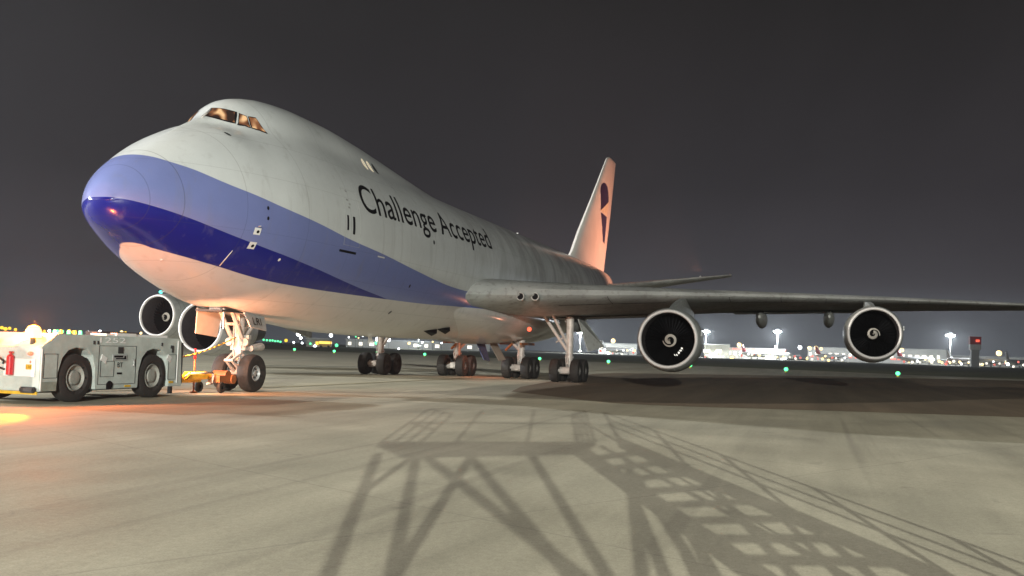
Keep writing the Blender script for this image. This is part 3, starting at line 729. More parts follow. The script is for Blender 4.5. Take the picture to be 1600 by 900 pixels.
b.box((X-1.3, -.05, 2.62), (.7, .4, .12)); b.bar((X-1.75, -.45, 2.66), (X-1.72, -.45, 2.02), .05)
NG = b.build('nose_gear', M['gear'], JET)
for y in (-.47, .47): add_wheel(NG, (X, y, .615), .615, .42)
def panel(q, th, name, mat, parent):
    d = MB(); a_, b_, c_ = Vector(q[0]), Vector(q[1]), Vector(q[3]); nn = (b_-a_).cross(c_-a_).normalized()*th
    d.add([*q, *[tuple(Vector(p)+nn) for p in q]], [[0, 1, 2, 3], [7, 6, 5, 4]]+[[i, (i+1) % 4, 4+(i+1) % 4, 4+i] for i in range(4)]); return d.build(name, mat, parent)
door1 = panel([(6.72, -.55, 2.58), (7.92, -.55, 2.54), (7.86, -.72, 2.02), (6.86, -.72, 2.12)], .04, 'nose_gear_door', M['hub'], NG)
panel([(5.72, .5, 2.66), (7.1, .5, 2.6), (7.05, .62, 1.75), (5.85, .62, 1.85)], .04, 'nose_gear_door', M['brown'], NG)
panel([(7.35, .55, 2.55), (8.5, .55, 2.5), (8.4, .7, 1.95), (7.4, .7, 2.05)], .04, 'nose_gear_door', M['dark'], NG)
def on_door(a_, y):
    x = 7.02+.5*a_; z = 2.2-.02*a_+y*.34; t = (2.54-z)/.54
    return Vector((x, -.55-.17*t-.075, z))
lettering('LRI', 1, 1, on_door, M['black'], NG)
bay = MB(); bay.box((7.0, 0, 2.58), (2.9, .96, .06)); bay.build('gear_bay', M['dark'], JET)
# ---------------------------------------------------------------- pushback tug
TUG = empty('aircraft_tug', (.85, .8, 0)); T0 = Vector((.85, .8, 0))
tag(TUG, 'low white aircraft tug with glowing amber beacon under the jet nose', 'tug')
def tb(mb, name, mat, parent=TUG, fix=True):
    o = mb.build(name, mat, parent, fix)
    if parent is TUG: o.location = -T0
    return o
def arch(cx, rr, z0, n=14): return [(cx-rr*math.cos(math.pi*i/n)*(1 if True else 0), z0+rr*1.0*math.sin(math.pi*i/n)) for i in range(n+1)]
WX = (-.74, 2.31)
def arch2(cx):   # flattened wheel arch with sloping shoulders
    return [(cx-.68, .3), (cx-.66, .75), (cx-.54, 1.1), (cx-.34, 1.29), (cx-.05, 1.36), (cx+.3, 1.33), (cx+.52, 1.16), (cx+.62, .85), (cx+.66, .3)]
prof = [(-2.0, .3), (-2.0, 1.36), (-1.45, 1.70), (3.45, 1.66), (3.52, 1.6), (3.62, .3)]
outer = [(-2.0, .3)]+arch2(WX[0])+arch2(WX[1])+[(3.62, .3), (3.52, 1.6), (3.45, 1.66), (-1.45, 1.70), (-2.0, 1.36)]
def extr(poly, y0, y1, mb, m=0):
    bm = bmesh.new(); vs = [bm.verts.new((x, y0, z)) for x, z in poly]; f_ = bm.faces.new(vs)
    ge = bmesh.ops.extrude_face_region(bm, geom=[f_]); bmesh.ops.translate(bm, verts=[v for v in ge['geom'] if isinstance(v, bmesh.types.BMVert)], vec=(0, y1-y0, 0))
    bmesh.ops.recalc_face_normals(bm, faces=bm.faces); bmesh.ops.triangulate(bm, faces=[q for q in bm.faces if len(q.verts) > 4])
    bmesh.ops.bevel(bm, geom=[e_ for e_ in bm.edges if len(e_.link_faces) == 2 and e_.calc_face_angle(0) > .4], offset=.018, segments=2, affect='EDGES')
    bm.verts.index_update(); mb.add([v.co for v in bm.verts], [[v.index for v in q.verts] for q in bm.faces], m); bm.free()
b = MB(); extr(outer, -.5, 2.1, b); body = tb(b, 'body', M['tug'])
b = MB(); b.box((.8, .8, .62), (5.2, 1.7, .75)); tb(b, 'chassis', M['dark'])
def on_body(mb, name, mat): o = mb.build(name, mat, body, fix=False); return o
# skirt strip, seams and fittings on the near side
b = MB(); b.box((-1.72, -.512, .42), (.5, .02, .22)); on_body(b, 'skirt_panel', M['tugbase'])
for x0, x1, z0, z1 in ((.02, 1.5, .42, 1.42), (.1, .62, .62, 1.02), (2.95, 3.3, .5, 1.2), (-1.9, -1.45, .62, 1.2)):
    b = MB()
    for a_, b_ in (((x0, z0), (x1, z0)), ((x1, z0), (x1, z1)), ((x1, z1), (x0, z1)), ((x0, z1), (x0, z0))): b.bar((a_[0], -.503, a_[1]), (b_[0], -.503, b_[1]), .012, .012)
    on_body(b, 'panel_gap', M['dark'])
b = MB(); b.path([(1.36, -.51, .9), (1.36, -.55, .9), (1.36, -.55, 1.08), (1.36, -.51, 1.08)], .012); on_body(b, 'grab_handle', M['steel'])
for c_, d_ in (((1.2, -.508, .36), (.24, .012, .05)), ((3.1, -.508, .42), (.2, .012, .06))): on_body(MB().box(c_, d_), 'warning_strip', M['yellow'])
for x, w, z, h in ((-1.98, .03, .82, 1.0), (3.36, .03, 1.0, 1.2)): on_body(MB().box((x, -.51, z), (w, .02, h)), 'corner_trim', M['white'])
for x, z in ((-.2, 1.5), (2.6, 1.49), (-.05, 1.5), (3.03, 1.42)): on_body(MB().box((x, -.512, z), (.04, .03, .09)), 'latch', M['dark'])
on_body(MB().box((3.1, -.515, 1.36), (.05, .03, .2)), 'door_hinge', M['dark']); on_body(MB().box((.85, -.512, 1.31), (.2, .02, .17)), 'service_sticker', M['dark'])
b = MB(); b.box((.82, -.514, 1.12), (.56, .02, .15)); on_body(b, 'data_plate', M['hub'])
b = MB(); b.box((.76, -.52, 1.145), (.36, .02, .05)); b.box((.86, -.52, 1.09), (.4, .02, .03)); b.box((1.02, -.52, 1.125), (.06, .022, .07)); b.box((.84, -.512, .70), (.18, .02, .05)); on_body(b, 'plate_text', M['black'])
b = MB(); b.tube((.48, -.49, .4), (.48, -.53, .4), .12, .1, 14); b.box((.45, -.515, .37), (.2, .02, .16)); on_body(b, 'fuel_filler_recess', M['black'])
b = MB(); b.box((-.15+.35, -.512, 1.08), (.22, .02, .16), 0, Matrix.Rotation(R(25), 3, 'Y')); b.box((2.95, -.512, 1.1), (.18, .02, .16), 0, Matrix.Rotation(R(25), 3, 'Y')); on_body(b, 'fender_flap', M['white'])
def tug_text(text, x0, x1, z0, sc, mat):
    o = lettering(text, 1, 1, lambda a_, y: Vector((x0+(x1-x0)*a_, -.516, z0+y*sc)), mat, body); return o
tug_text('1252', .02, 1.02, 1.50, .2, M['brightwhite']); tug_text('BT', .74, .95, .86, .19, M['black'])
b = MB(); b.box((1.75, -.1, 1.705), (2.6, .5, .07)); b.box((1.2, -.3, 1.71), (.8, .2, .1)); on_body(b, 'deck_plate', M['white'])
b = MB(); b.box((1.9, .6, 1.74), (1.6, .5, .12)); on_body(b, 'deck_hatch', M['dark'])
for k, x in enumerate((-.9, -.7, -.42, -.2, .0)):
    b = MB(); b.tube((x, .1, 1.69), (x, .1, 1.79), .05, .04, 10); on_body(b, 'deck_marker_lamp', M['lampyellow'] if k % 2 else M['green'])
# driver's cab rising further forward (out of the picture on the left)
b = MB(); b.prism([(-2.95, .35), (-2.95, 1.55), (-2.6, 1.62), (-2.0, 1.58), (-2.0, .35)], 'Y', .75, 2.1); tb(b, 'cab', M['tug'])
# rear end
b = MB(); b.box((3.60, .8, .95), (.10, 2.56, 1.2)); b.box((3.68, .35, .55), (.22, .5, .3)); tb(b, 'rear_bumper', M['dark'])
b = MB(); b.box((3.63, -.42, 1.3), (.08, .1, .3)); b.box((3.63, -.42, 1.5), (.07, .1, .06)); tb(b, 'tail_lamp', M['rust'])
b = MB(); b.tube((3.75, .3, .3), (3.75, .3, .75), .06); b.tube((3.75, .1, 1.25), (3.75, .1, 1.6), .05); tb(b, 'tow_pin', M['red'])
# front end
b = MB(); b.box((-2.012, .1, .86), (.02, .9, .42)); tb(b, 'front_plate', M['white'])
b = MB(); b.box((-2.06, -.22, .34), (.14, .42, .14), 0, None, .03); tb(b, 'bumper', M['dark'])
b = MB(); b.box((-2.01, .2, .26), (.03, 1.3, .07)); tb(b, 'bumper_strip', M['yellow'])
b = MB(); b.box((-2.02, -.18, .88), (.015, .17, .12)); tb(b, 'number_plate', M['yellow'])
tug_plate = lettering('110', 1, 1, lambda a_, y: Vector((-2.03, -.105-.15*a_, .845+y*.1)), M['black'], body)
b = MB(); b.ball((-2.02, -.2, 1.2), .03, .08, .05); b.ball((-2.02, -.22, 1.0), .015, .03, .03); tb(b, 'marker_lamp', M['redlamp'])
b = MB(); b.tube((-2.1, .3, .68), (-2.1, .3, 1.1), .085, .085, 16); b.ball((-2.1, .3, 1.1), .085, .085, .07); b.tube((-2.1, .3, 1.15), (-2.1, .3, 1.24), .03); b.box((-2.12, .27, 1.22), (.1, .05, .04)); tb(b, 'fire_extinguisher', M['red'])
b = MB(); b.path([(-2.05, .55, .95), (-2.14, .45, 1.0), (-2.14, .62, 1.1), (-2.05, .7, 1.1)], .025); b.path([(-2.05, .5, .8), (-2.12, .6, .85), (-2.05, .72, .82)], .025); tb(b, 'hose', M['tyre'])
b = MB(); b.tube((-1.85, -.1, 1.40), (-1.85, -.1, 1.58), .07, .06); bs = tb(b, 'beacon_post', M['dark'])
b = MB(); b.lathe([(0, .001), (0, .19), (.16, .18), (.27, .12), (.3, .001)], (-1.85, -.1, 1.58), 'Z', 18); b.build('beacon', M['amber'], bs)
b = MB(); w_ = .22
b.lathe([(-w_*.7, .34), (-w_, .42), (-w_, .52), (-w_*.8, .6), (-w_*.3, .62), (w_*.3, .62), (w_*.8, .6), (w_, .52), (w_, .42), (w_*.7, .34)], (0, 0, 0), 'Y', 40, 0)
for s_ in (-1, 1): b.lathe([(s_*w_*.7, .34), (s_*w_*.85, .32), (s_*w_*.5, .28), (s_*w_*.35, .2), (s_*w_*.75, .17), (s_*w_*.8, .08), (s_*w_*.8, .001)], (0, 0, 0), 'Y', 32, 1)
tugw = b.build('wheel', [M['tyre'], M['tughub']])
for x in WX:
    for y, s_ in ((-.3, -1), (1.9, 1)):
        w = tugw if (x, y) == (WX[0], -.3) else tugw.copy()
        if w is not tugw: COL.objects.link(w)
        w.parent = TUG; w.location = Vector((x, y, .61))-T0; w.scale = (.98, .85, .98)
# the rotating amber beacon: glow in all directions and its sweeping beam on the ground
lamp('amber_beacon_lamp', 'POINT', (-1.85, -.1, 2.0), 1100, (1, .19, .035), .04)
lamp('amber_beacon_beam', 'SPOT', (-2.02, -.3, 1.80), 2600, (1, .36, .025), .05, (-5.6, -2.7, 0), 17, .7)
lamp('added_gear_lamp', 'SPOT', (3.85, -.2, 1.45), 1500, (1, .4, .2), .06, (7.0, -.3, 1.2), 120, .8)  # added orange spot that warms the nose gear

# ---- towbar
TB = empty('towbar', (5.3, .2, 0)); tag(TB, 'yellow towbar linking the white tug to the nose wheel', 'towbar'); TBL = Vector((5.3, .2, 0))
def tw(mb, name, mat): o = mb.build(name, mat, TB); o.location = -TBL; return o
b = MB(); b.tube((3.8, .3, .5), (6.9, .06, .5), .085, .085, 14); tw(b, 'bar', M['yellow'])
b = MB(); b.tube((4.7, .1, .55), (5.6, .05, .55), .13, .13, 14); b.tube((4.7, .4, .42), (5.7, .32, .42), .1, .1, 14); tw(b, 'shock_absorber', M['yellow'])
b = MB(); b.box((6.2, -.05, .44), (.5, .42, .22)); b.tube((6.7, -.3, .42), (6.7, .34, .42), .15, .15, 14); b.tube((6.45, -.25, .5), (6.45, .25, .5), .2, .2, 14); b.box((7.0, 0, .45), (.5, .3, .16)); tw(b, 'head', M['rust'])
for y in (-.35, .45):
    b = MB(); b.lathe([(-.06, .06), (-.06, .16), (0, .18), (.06, .16), (.06, .06)], (5.9, y, .18), 'Y', 20); tw(b, 'wheel', M['tyre'])
b = MB(); b.path([(4.6, -.06, .63), (5.8, -.12, .63)], .03); b.path([(4.6, -.06, .63), (4.6, .1, .5)], .03); b.path([(5.8, -.12, .63), (5.8, -.1, .3), (5.5, -.1, .3)], .03); tw(b, 'handle', M['gear'])
b = MB(); b.box((4.2, .3, .25), (.1, .1, .44)); tw(b, 'jack_stand', M['dark'])
# headset cable from the tug to the nose leg
cb = MB(); P = []
for i in range(13):
    q = i/12; P.append((3.66+(6.85-3.66)*q, -.3+.1*q, 1.10+.66*q-.5*q*(1-q)*.55))
cb.path(P, .02)
o = cb.build('headset_cable', M['yellow']); tag(o, 'thin yellow headset cable strung from tug to nose leg', 'cable')
# warning flag post by the towbar
fl = empty('marker_post', (5.4, .3, 0)); tag(fl, 'slim red marker post standing beside the yellow towbar', 'post')
b = MB(); b.tube((0, 0, .0), (0, 0, 1.05), .03, .03, 8); b.tube((0, 0, 0), (0, 0, .05), .14, .1, 12); b.build('post', M['rust'], fl)
b = MB(); b.tube((0, 0, 1.05), (0, 0, 1.38), .045, .03, 8); b.build('tip', M['red'], fl)

# ---------------------------------------------------------------- stairs behind the photographer (cast the shadow on the apron)
STR = empty('boarding_stairs', (-31.8, -20, 0)); SL = Vector((-31.8, -20, 0))
tag(STR, 'steel boarding stairs behind the camera whose latticed shadow crosses the apron', 'stairs')
def sb(mb, name): o = mb.build(name, M['stairs'], STR); o.location = -SL; return o
PL = [(-32.0, -18.79, 5.5), (-30.49, -20.89, 5.5), (-31.6, -20.95, 5.5), (-32.95, -19.51, 5.5)]
b = MB(); b.add([Vector(p) for p in PL]+[Vector(p)-Vector((0, 0, .1)) for p in PL], [[0, 1, 2, 3], [7, 6, 5, 4]]+[[i, (i+1) % 4, 4+(i+1) % 4, 4+i] for i in range(4)]); sb(b, 'platform')
LEG = [((-33.17, -19.27, 5.5), (-32.84, -19.63, 4.52)), ((-32.89, -19.57, 5.46), (-32.96, -19.5, 4.92)), ((-32.87, -19.6, 5.42), (-32.48, -20.01, 4.19)), ((-32.83, -19.64, 5.46), (-31.72, -20.83, 4.12)),
       ((-32.46, -20.03, 5.4), (-32.47, -20.02, 4.21)), ((-32.46, -20.03, 5.4), (-31.89, -20.64, 4.37)), ((-32.02, -20.5, 5.5), (-31.6, -20.95, 4.14)), ((-31.21, -21.36, 5.3), (-31.43, -21.13, 4.07)), ((-31.03, -21.3, 5.0), (-31.17, -21.41, 4.05))]
for p, q in LEG:
    p, q = Vector(p), Vector(q); d = q-p
    if d.z > -.7: b = MB(); b.tube(p, q, .035)
    else:
        b = MB(); b.tube(p, p+d*min(2.1 if abs(d.x) > .7 else 9, p.z/-d.z), .045)
    sb(b, 'leg')
lo0, lo1 = Vector((-31.6, -20.95, 5.5)), Vector((-24.66, -20.22, 2.6)); up0, up1 = Vector((-30.45, -21.2, 5.5)), Vector((-24.3, -21.35, 2.6))
ext = 5.5/2.9
for a_, b_ in ((lo0, lo1), (up0, up1)):
    b = MB(); b.bar(a_, a_+(b_-a_)*ext*.995, .1, .24); sb(b, 'stringer')
b = MB(); b.bar((lo0+up0)/2, (lo0+up0)/2+((lo1+up1)-(lo0+up0))/2*ext*.99, .03, .06); sb(b, 'stringer')
for i in range(1, 16):
    q = i/16*ext; p0, p1 = lo0+(lo1-lo0)*q, up0+(up1-up0)*q
    b = MB(); b.bar(p0, p1, .18, .04); sb(b, 'tread')
for a_, b_ in ((lo0, lo1), (up0, up1)):
    d = (b_-a_)*ext
    for hh in ((.5, .75, 1.05) if a_ is up0 else (1.05,)):
        b = MB(); b.tube(a_+Vector((0, 0, hh)), a_+d*.97+Vector((0, 0, hh)), .02); sb(b, 'handrail')
    for i in (range(0, 11, 2) if a_ is up0 else (0, 10)):
        p = a_+d*(i/10.4); b = MB(); b.tube(p, p+Vector((0, 0, 1.05)), .028); sb(b, 'rail_post')
    for i in (2.2, 4, 5.6, 7.4):
        p = a_+d*(i/10.4); b = MB(); b.tube(p, (p.x-.15, p.y+.1, 0), .045); sb(b, 'leg')
        p2 = a_+d*((i+1.3)/10.4); b = MB(); b.tube(p2, (p.x-.1, p.y+.1, p.z*.25), .035); sb(b, 'brace')
for i in (0, 1, 3):
    p, q = Vector(PL[i]), Vector(PL[(i+1) % 4])
    for hh in (.55, 1.1): b = MB(); b.tube(p+Vector((0, 0, hh)), q+Vector((0, 0, hh)), .02); sb(b, 'handrail')
    for k in range(3): c_ = p+(q-p)*k/3; b = MB(); b.tube(c_, c_+Vector((0, 0, 1.1)), .02); sb(b, 'rail_post')
b = MB(); b.bar((-32.6, -19.2, .25), (-20, -20.6, .25), .3, .2); sb(b, 'base_frame')

# ---------------------------------------------------------------- taxiway lights
where = ['green taxiway light glowing just right of the nose gear leg', 'green taxiway light under the belly, third from the nose wheel', 'green taxiway light above the farthest right hand main wheels on the left', 'green taxiway light left of the body gear wheels',
         'green taxiway light showing between the two body gears', 'green taxiway light behind the wing gear brace', 'green taxiway light between wing gear and big inboard engine', 'green taxiway light touching lower right rim of the inboard engine', 'green taxiway light midway between the two port engines', 'green taxiway light under the outboard port engine']
spots_ = [(158.4, 89.2), (144.1, 73.4), (134.7, 60.6), (138.0, 54.1), (133.8, 43.6), (135.9, 33.9), (126.5, 21.9), (116.6, 9.3), (106.4, -3.2), (96.7, -15.1), (93.0, -26.7)]
where.insert(1, 'green taxiway light under the belly, second from the nose wheel')
t0 = empty('taxiway_light')
b = MB(); b.lathe([(0, .001), (0, .16), (.05, .16), (.1, .09), (.22, .08), (.22, .001)], (0, 0, 0), 'Z', 12); b.build('base', M['yellow'], t0)
b = MB(); b.ball((0, 0, .36), .24, .24, .22); b.build('lens', M['green'], t0)
for i, p in enumerate(spots_):
    o = t0 if i == 0 else copy_tree(t0)
    o.location = (p[0], p[1], .008)
    tag(o, where[i], 'taxiway light', 'green lights along the taxiway edge')
# far rows of coloured airfield lights
def lamp_post(x, y, z, rad, mat, label, group, name='airfield_lamp', cat='lamp', flat=1.0):
    p = Vector((x, y, z)); o = empty(name, (p.x, p.y, 0)); tag(o, label, cat, group)
    if p.z > .3: b = MB(); b.tube((0, 0, 0), (0, 0, p.z), .06, .05, 6); b.build('post', M['dark'], o)
    b = MB(); b.ball((0, 0, max(p.z, .2)), rad, rad, rad*flat, 0, 10, 6); b.build('lens', M[mat], o); return o
rows = [(339.9, 195.6, 2.26), (340.5, 194.5, 2.17), (341.1, 193.4, 2.09), (341.6, 192.5, 2.12), (342.2, 191.6, 1.89), (342.7, 190.7, 1.93), (343.2, 189.8, 1.70)]
for p in rows: lamp_post(*p, .42, 'green', 'tiny green light in the row beyond the nose wheel', 'row of small green lights')
misc = [(353.0, 192.8, 2.31, 'lampyellow', 0.7), (354.5, 190.0, 1.61, 'lampwhite', 0.4), (356.2, 187.0, 1.45, 'lampwhite', 0.4), (357.8, 184.0, 1.29, 'green', 0.45), (358.7, 182.3, 0.28, 'lampwhite', 0.55), (355.4, 188.5, 5.14, 'lampwhite', 0.9), (355.9, 187.6, 3.57, 'lampwhite', 0.6), (361.6, 176.6, 5.06, 'lampwhite', 0.75), (362.8, 174.4, 0.97, 'green', 0.7), (367.5, 164.7, 5.50, 'lampwhite', 0.55), (368.6, 162.2, 5.18, 'lampwhite', 0.6), (370.1, 159.0, 4.08, 'lampwhite', 0.9), (372.0, 154.8, 3.95, 'lampwhite', 0.8), (369.9, 159.5, 2.44, 'green', 0.7), (375.4, 146.8, 2.74, 'lampwarm', 0.6), (373.7, 150.7, 0.30, 'lampwhite', 0.4), (365.0, 170.0, 4.49, 'lampwhite', 0.3), (366.2, 167.3, 4.86, 'green', 0.3), (366.7, 166.3, 4.36, 'lampwarm', 0.3), (377.5, 141.6, 3.33, 'lampwhite', 0.4), (379.1, 137.5, 3.74, 'lampwarm', 0.35), (380.5, 134.0, 3.32, 'lampwhite', 0.3)]
nm = {'lampyellow': 'yellow', 'lampwhite': 'white', 'green': 'green', 'lampwarm': 'warm'}
for x, y, z, m_, rad in misc: lamp_post(x, y, z, rad, m_, 'small %s airfield lamp seen under the jet belly' % nm[m_], 'distant lamps under the belly')
for x, y, z, m_, rad in [(217.1, 209.6, 3.24, 'lampyellow', 0.5), (217.8, 208.9, 2.91, 'lampyellow', 0.55), (218.5, 208.1, 3.13, 'lampyellow', 0.45), (219.6, 207.0, 2.81, 'lampyellow', 0.45), (223.9, 202.2, 2.67, 'lampyellow', 0.45), (224.8, 201.3, 2.62, 'lampyellow', 0.4), (225.7, 200.3, 2.76, 'lampwhite', 0.4), (226.5, 199.4, 2.62, 'green', 0.4), (227.2, 198.6, 2.75, 'green', 0.5), (228.0, 197.6, 2.70, 'green', 0.5), (229.2, 196.2, 2.96, 'lampyellow', 0.5), (229.9, 195.4, 2.61, 'lampyellow', 0.5), (231.2, 193.9, 2.68, 'cyan', 0.45), (232.6, 192.1, 2.76, 'lampwhite', 0.45), (234.7, 189.6, 3.07, 'lampwhite', 0.45), (236.3, 187.6, 2.77, 'green', 0.35), (238.5, 184.8, 3.10, 'lampwarm', 0.5), (239.2, 183.9, 2.94, 'lampyellow', 0.45), (241.9, 180.4, 3.00, 'lampwarm', 0.4), (237.5, 186.1, 2.84, 'green', 0.35)]:
    lamp_post(x, y, z, rad, m_, 'small %s light on the horizon just above the tug roof' % {'cyan': 'blue green'}.get(m_, nm.get(m_, 'white')), 'coloured lights above the tug')
# bright warm lamps at the right
for x, y, z, rad, lb in ((724.4, 126.6, 10.31, 1.5, 'warm lamp glowing left of the big inboard port engine'), (736.4, 34.7, 10.00, 1.5, 'warm lamp above the red lit terminal roof'), (738.2, -8.3, 9.41, 1.3, 'white lamp left of its near pair above the terminal'), (738.3, -15.0, 9.14, 1.3, 'white lamp beside the yellow pair above the terminal'), (738.3, -19.5, 9.51, 1.3, 'yellow lamp at the centre of the pair above the terminal'), (738.3, -23.0, 8.92, 1.0, 'small warm lamp right of the yellow lamp above the terminal'), (736.0, -77.3, 9.63, 1.3, 'yellow lamp right of the outboard engine rim'), (728.7, -138.5, 9.26, 1.7, 'yellow lamp at far right above the parked jets'), (738.0, -39.1, 20.41, 1.1, 'small white lamp touching the left rim of the outboard engine')):
    lamp_post(x, y, z, rad*1.1, 'lampwarm' if 'yellow' in lb or 'warm' in lb else 'lampwhite', lb, 'street lamps by the terminal', 'lamp_post')
# floodlight masts
def mast(x, y, z, label, k=1.7, power=200000):
    p = Vector((x, y, z)); o = empty('floodlight_mast', (p.x, p.y, 0)); tag(o, label, 'floodlight mast', 'apron floodlight masts')
    b = MB(); b.tube((0, 0, 0), (0, 0, p.z), .45, .25, 10); b.build('pole', M['hub'], o)
    b = MB(); b.lathe([(-.9, .3), (-.5, 1.5), (-.2, 1.6), (.1, 1.3)], (0, 0, p.z-8.5*k), 'Z', 14); b.build('ladder_platform', M['hub'], o)
    h = MB()
    for i in range(6):
        t = 2*math.pi*i/6; h.box((1.2*k*math.cos(t), 1.2*k*math.sin(t), p.z), (1.0*k, 1.0*k, .8*k), 0, Matrix.Rotation(t, 3, 'Z'))
    h.ball((0, 0, p.z), 1.1*k, 1.1*k, .9*k)
    h.build('lamp_head', M['lampwhite'], o)
    lamp('mast_floodlight', 'POINT', (p.x-2.2, p.y, p.z-1), power, (.88, .95, 1), .6)
mast(738.8, 155.2, 16.44, 'floodlight mast shining between wing gear and flap fairing'); mast(754.3, 60.9, 19.70, 'floodlight mast peeking past the right side of the inboard engine')
mast(757.8, 8.2, 21.11, 'floodlight mast standing clear between the two port engines'); mast(752.7, -110.8, 21.24, 'floodlight mast right of the outboard engine', 1.8)

# ---------------------------------------------------------------- terminal area
def building(p0, p1, h, label, name='terminal_building', win='litwin', sign=None, depth=30, rows_=1, step=5.0, wfrac=.6):
    a_, b_ = Vector((*p0, 0)), Vector((*p1, 0)); d = (b_-a_); L = d.length; d.normalize(); nrm = Vector((d.y, -d.x, 0))
    if nrm.dot(CAM-a_) < 0: nrm = -nrm
    o = empty(name, a_); tag(o, label, 'building'); o.rotation_euler = (0, 0, math.atan2(d.y, d.x))
    s_ = 1 if Vector((-d.y, d.x, 0)).dot(nrm) > 0 else -1
    b = MB(); b.box((L/2, -s_*depth/2, h/2), (L, depth, h)); b.build('wall', M['concretewall'], o)
    b = MB(); b.box((L/2, -s_*(depth/2-.4), h+.3), (L+1, depth+1, .5)); b.build('roof', M['hub'], o)
    w = MB(); x = 2.0
    while x < L-3:
        for k in range(rows_):
            if random.random() < .86: w.box((x, s_*.05, h*(.5+.0*k)+(k-(rows_-1)/2)*3.2), (step*wfrac*random.uniform(.6, 1), .14, min(2.6, h*.42)))
        x += step
    w.build('window', M[win], o)
    if sign:
        q = MB(); x = L*sign[0]
        while x < L*sign[1]: q.box((x, s_*.3, h*sign[2]), (random.uniform(2, 4), .3, 1.3)); x += random.uniform(4, 6)
        q.build('sign', M[sign[3]], o)
    return o
building((767.3, 146.6), (772.9, 116.7), 8.5, 'low pale terminal wing left of the big inboard engine')
building((754.1, 62.1), (755.9, 43.1), 9.8, 'plain pale hangar just right of the inboard engine', 'hangar', step=9)
building((768.7, 46.0), (771.0, 3.3), 7.8, 'terminal block with red lit roof edge and white lights', sign=(.02, .98, .95, 'signred'), step=4)
building((810.3, -13.3), (808.1, -78.7), 10.4, 'long flat roofed terminal behind the outboard port engine', sign=(.05, .6, .35, 'signred'), rows_=1)
building((808.2, -76.9), (804.7, -114.0), 11.1, 'terminal block below the mast right of the outboard engine', sign=(.0, .15, .3, 'signred'))
building((831.0, -113.3), (819.3, -187.7), 7.2, 'low lit pier behind parked jets at far right', sign=(.05, .6, .4, 'signred'), step=4)
building((481.3, 228.1), (511.0, 154.7), 4.0, 'low cargo sheds with white lights seen under the belly', 'cargo_shed', step=6, wfrac=.45)
building((357.0, 185.5), (361.2, 177.6), 3.2, 'yellow lit shed seen under the belly', 'shed', 'lampyellow', step=2.5)
# small yellow bus under the belly
p = Vector((316.2, 155.8, 0)); o = empty('apron_bus', (p.x, p.y, 0)); tag(o, 'yellow lit apron bus seen beneath the jet belly', 'bus'); o.rotation_euler = (0, 0, R(110))
b = MB(); b.box((0, 0, 1.5), (4.6, 2.2, 2.2), 0, None, .15); b.build('body', M['yellow'], o)
b = MB(); b.box((0, 0, 1.9), (4.2, 2.3, .9)); b.box((0, 0, 1.9), (4.7, 1.8, .9)); b.build('window', M['lampyellow'], o)
b = MB()
for x in (-1.4, 1.4): b.tube((x, -1.15, .45), (x, 1.15, .45), .45, .45, 12)
b.build('wheel', M['tyre'], o)
# red and white water tower on the right
p = Vector((572.4, -101.5, 0)); o = empty('control_tower', (p.x, p.y, 0)); tag(o, 'red and white tower with a red lamp at far right', 'tower')
top = 16.31; zb_ = 0
b = MB(); b.box((0, 0, top*.28), (4.0, 4.0, top*.56)); b.build('shaft', M['hub'], o)
b = MB(); b.box((0, 0, top*.56+(top*.18)/2), (5.4, 5.4, top*.18)); b.build('white_tank', M['white'], o)
b = MB(); b.box((0, 0, top*.74+top*.13), (5.6, 5.6, top*.26)); b.build('red_cabin', M['red'], o)
b = MB(); b.box((-2.9, -1.0, top*.86), (.3, 1.8, 1.2)); b.build('warning_lamp', M['redlamp'], o)
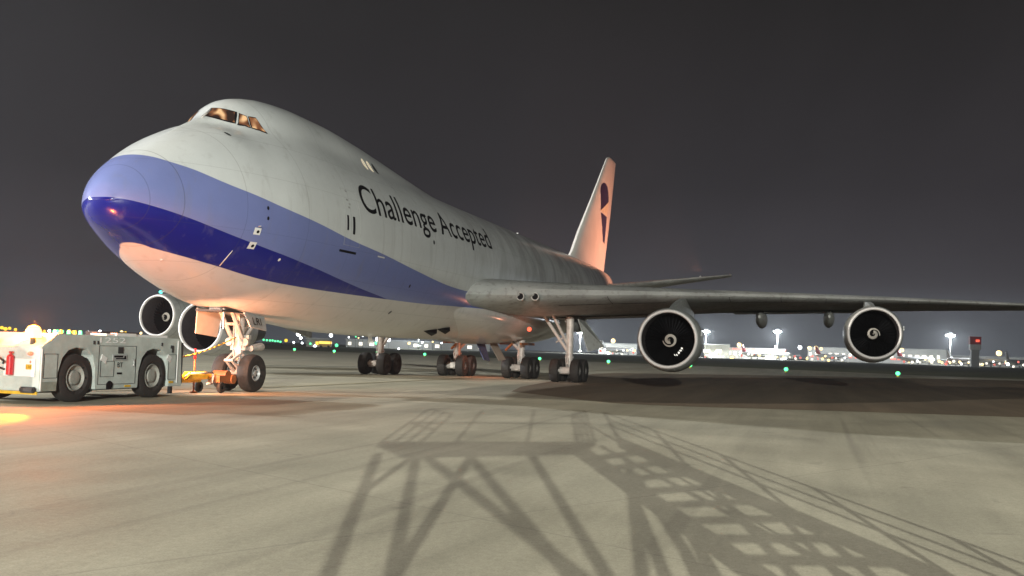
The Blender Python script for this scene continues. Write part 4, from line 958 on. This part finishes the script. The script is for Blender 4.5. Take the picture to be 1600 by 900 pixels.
# parked airliners along the stands: tiny but each one its own
def jet_far(x, y, label, rz, tailmat):
    p = Vector((x, y, 0)); o = empty('parked_airliner', (p.x, p.y, 0)); tag(o, label, 'aeroplane', 'airliners parked at the far stands'); o.rotation_euler = (0, 0, rz)
    b = MB(); rr = []
    for q, rad in ((-16, .1), (-15.2, .9), (-13.5, 1.6), (-11, 1.95), (8, 1.95), (13, 1.2), (17, .3)): rr.append([(q, rad*math.cos(2*math.pi*j/14), 3.4+(.6 if q > 10 else 0)+rad*math.sin(2*math.pi*j/14)) for j in range(14)])
    b.loft(rr).build('fuselage', M['white'], o)
    b = MB(); b.loft([[(11.5, -.15, 5), (16, -.15, 5), (16, .15, 5), (11.5, .15, 5)], [(15.5, -.1, 10.5), (17.8, -.1, 10.5), (17.8, .1, 10.5), (15.5, .1, 10.5)]]).build('tail_fin', M[tailmat], o)
    for s_ in (-1, 1):
        b = MB(); b.loft([[(-3.5, s_*1.6, 2.6), (2.5, s_*1.6, 2.6), (2.5, s_*1.6, 3.2), (-3.5, s_*1.6, 3.2)], [(4, s_*15, 3.8), (5.8, s_*15, 3.8), (5.8, s_*15, 4.0), (4, s_*15, 4.0)]], 0, True, False); b.build('wing', M['grey'], o)
        b = MB(); b.tube((-3.6, s_*5.2, 1.9), (-.4, s_*5.2, 1.9), .95, .7, 14); b.build('engine', M['white'], o)
    for x, y in ((-11, 0), (1, 2.6), (1, -2.6)): b = MB(); b.tube((x, y, .9), (x, y, 2.4), .15); b.tube((x, y-.4, .5), (x, y+.4, .5), .5, .5, 12); b.build('landing_gear', M['tyre'], o)
for x, y, lb, rz, tm in ((737.1, 23.1, 'white airliner parked before the red lit terminal block', 2.6, 'red'), (738.0, 3.2, 'white airliner parked under the mast between the engines', 0.4, 'white'), (738.2, -30.6, 'white airliner parked left behind the outboard engine', 2.4, 'red'), (735.1, -86.9, 'white airliner with red tail right of the outboard engine', 2.2, 'red'), (732.1, -114.6, 'white airliner parked below the red and white tower', 2.5, 'white'), (729.6, -132.3, 'white airliner with red tail beneath the far right yellow lamp', 2.3, 'red'), (726.9, -148.9, 'white airliner at the right edge of the far stands', 2.6, 'white'), (725.1, 123.0, 'white airliner between wing gear and inboard engine', 2.5, 'white')):
    jet_far(x, y, lb, rz, tm)
rs = random.Random(5)
for k in range(110):
    t = (k+rs.random())/110
    if 0.102 < t < 0.257 or 0.609 < t < 0.737: continue      # two gaps in the row
    p = Vector((663.5, 124.9, 0)).lerp(Vector((667.1, -142.8, 0)), t); z = 1.35+0.41*t+rs.uniform(-1.2, 2.0); m_ = rs.choice(['lampwhite', 'lampwarm', 'lampwarm', 'litwin', 'litwin', 'signred'])
    lamp_post(p.x, p.y, max(z, .6), rs.uniform(.45, .95), m_, 'small %s light along the terminal frontage' % {'lampwhite': 'white', 'lampwarm': 'warm', 'litwin': 'pale', 'signred': 'red'}[m_], 'small lights along the terminal frontage')
mast(460.4, 176.8, 10.53, 'added floodlight mast hidden behind the fuselage, lighting the cargo sheds', 1.0, 45000)  # added mast; carries the unseen lamp that brightens the sheds
haze_box()
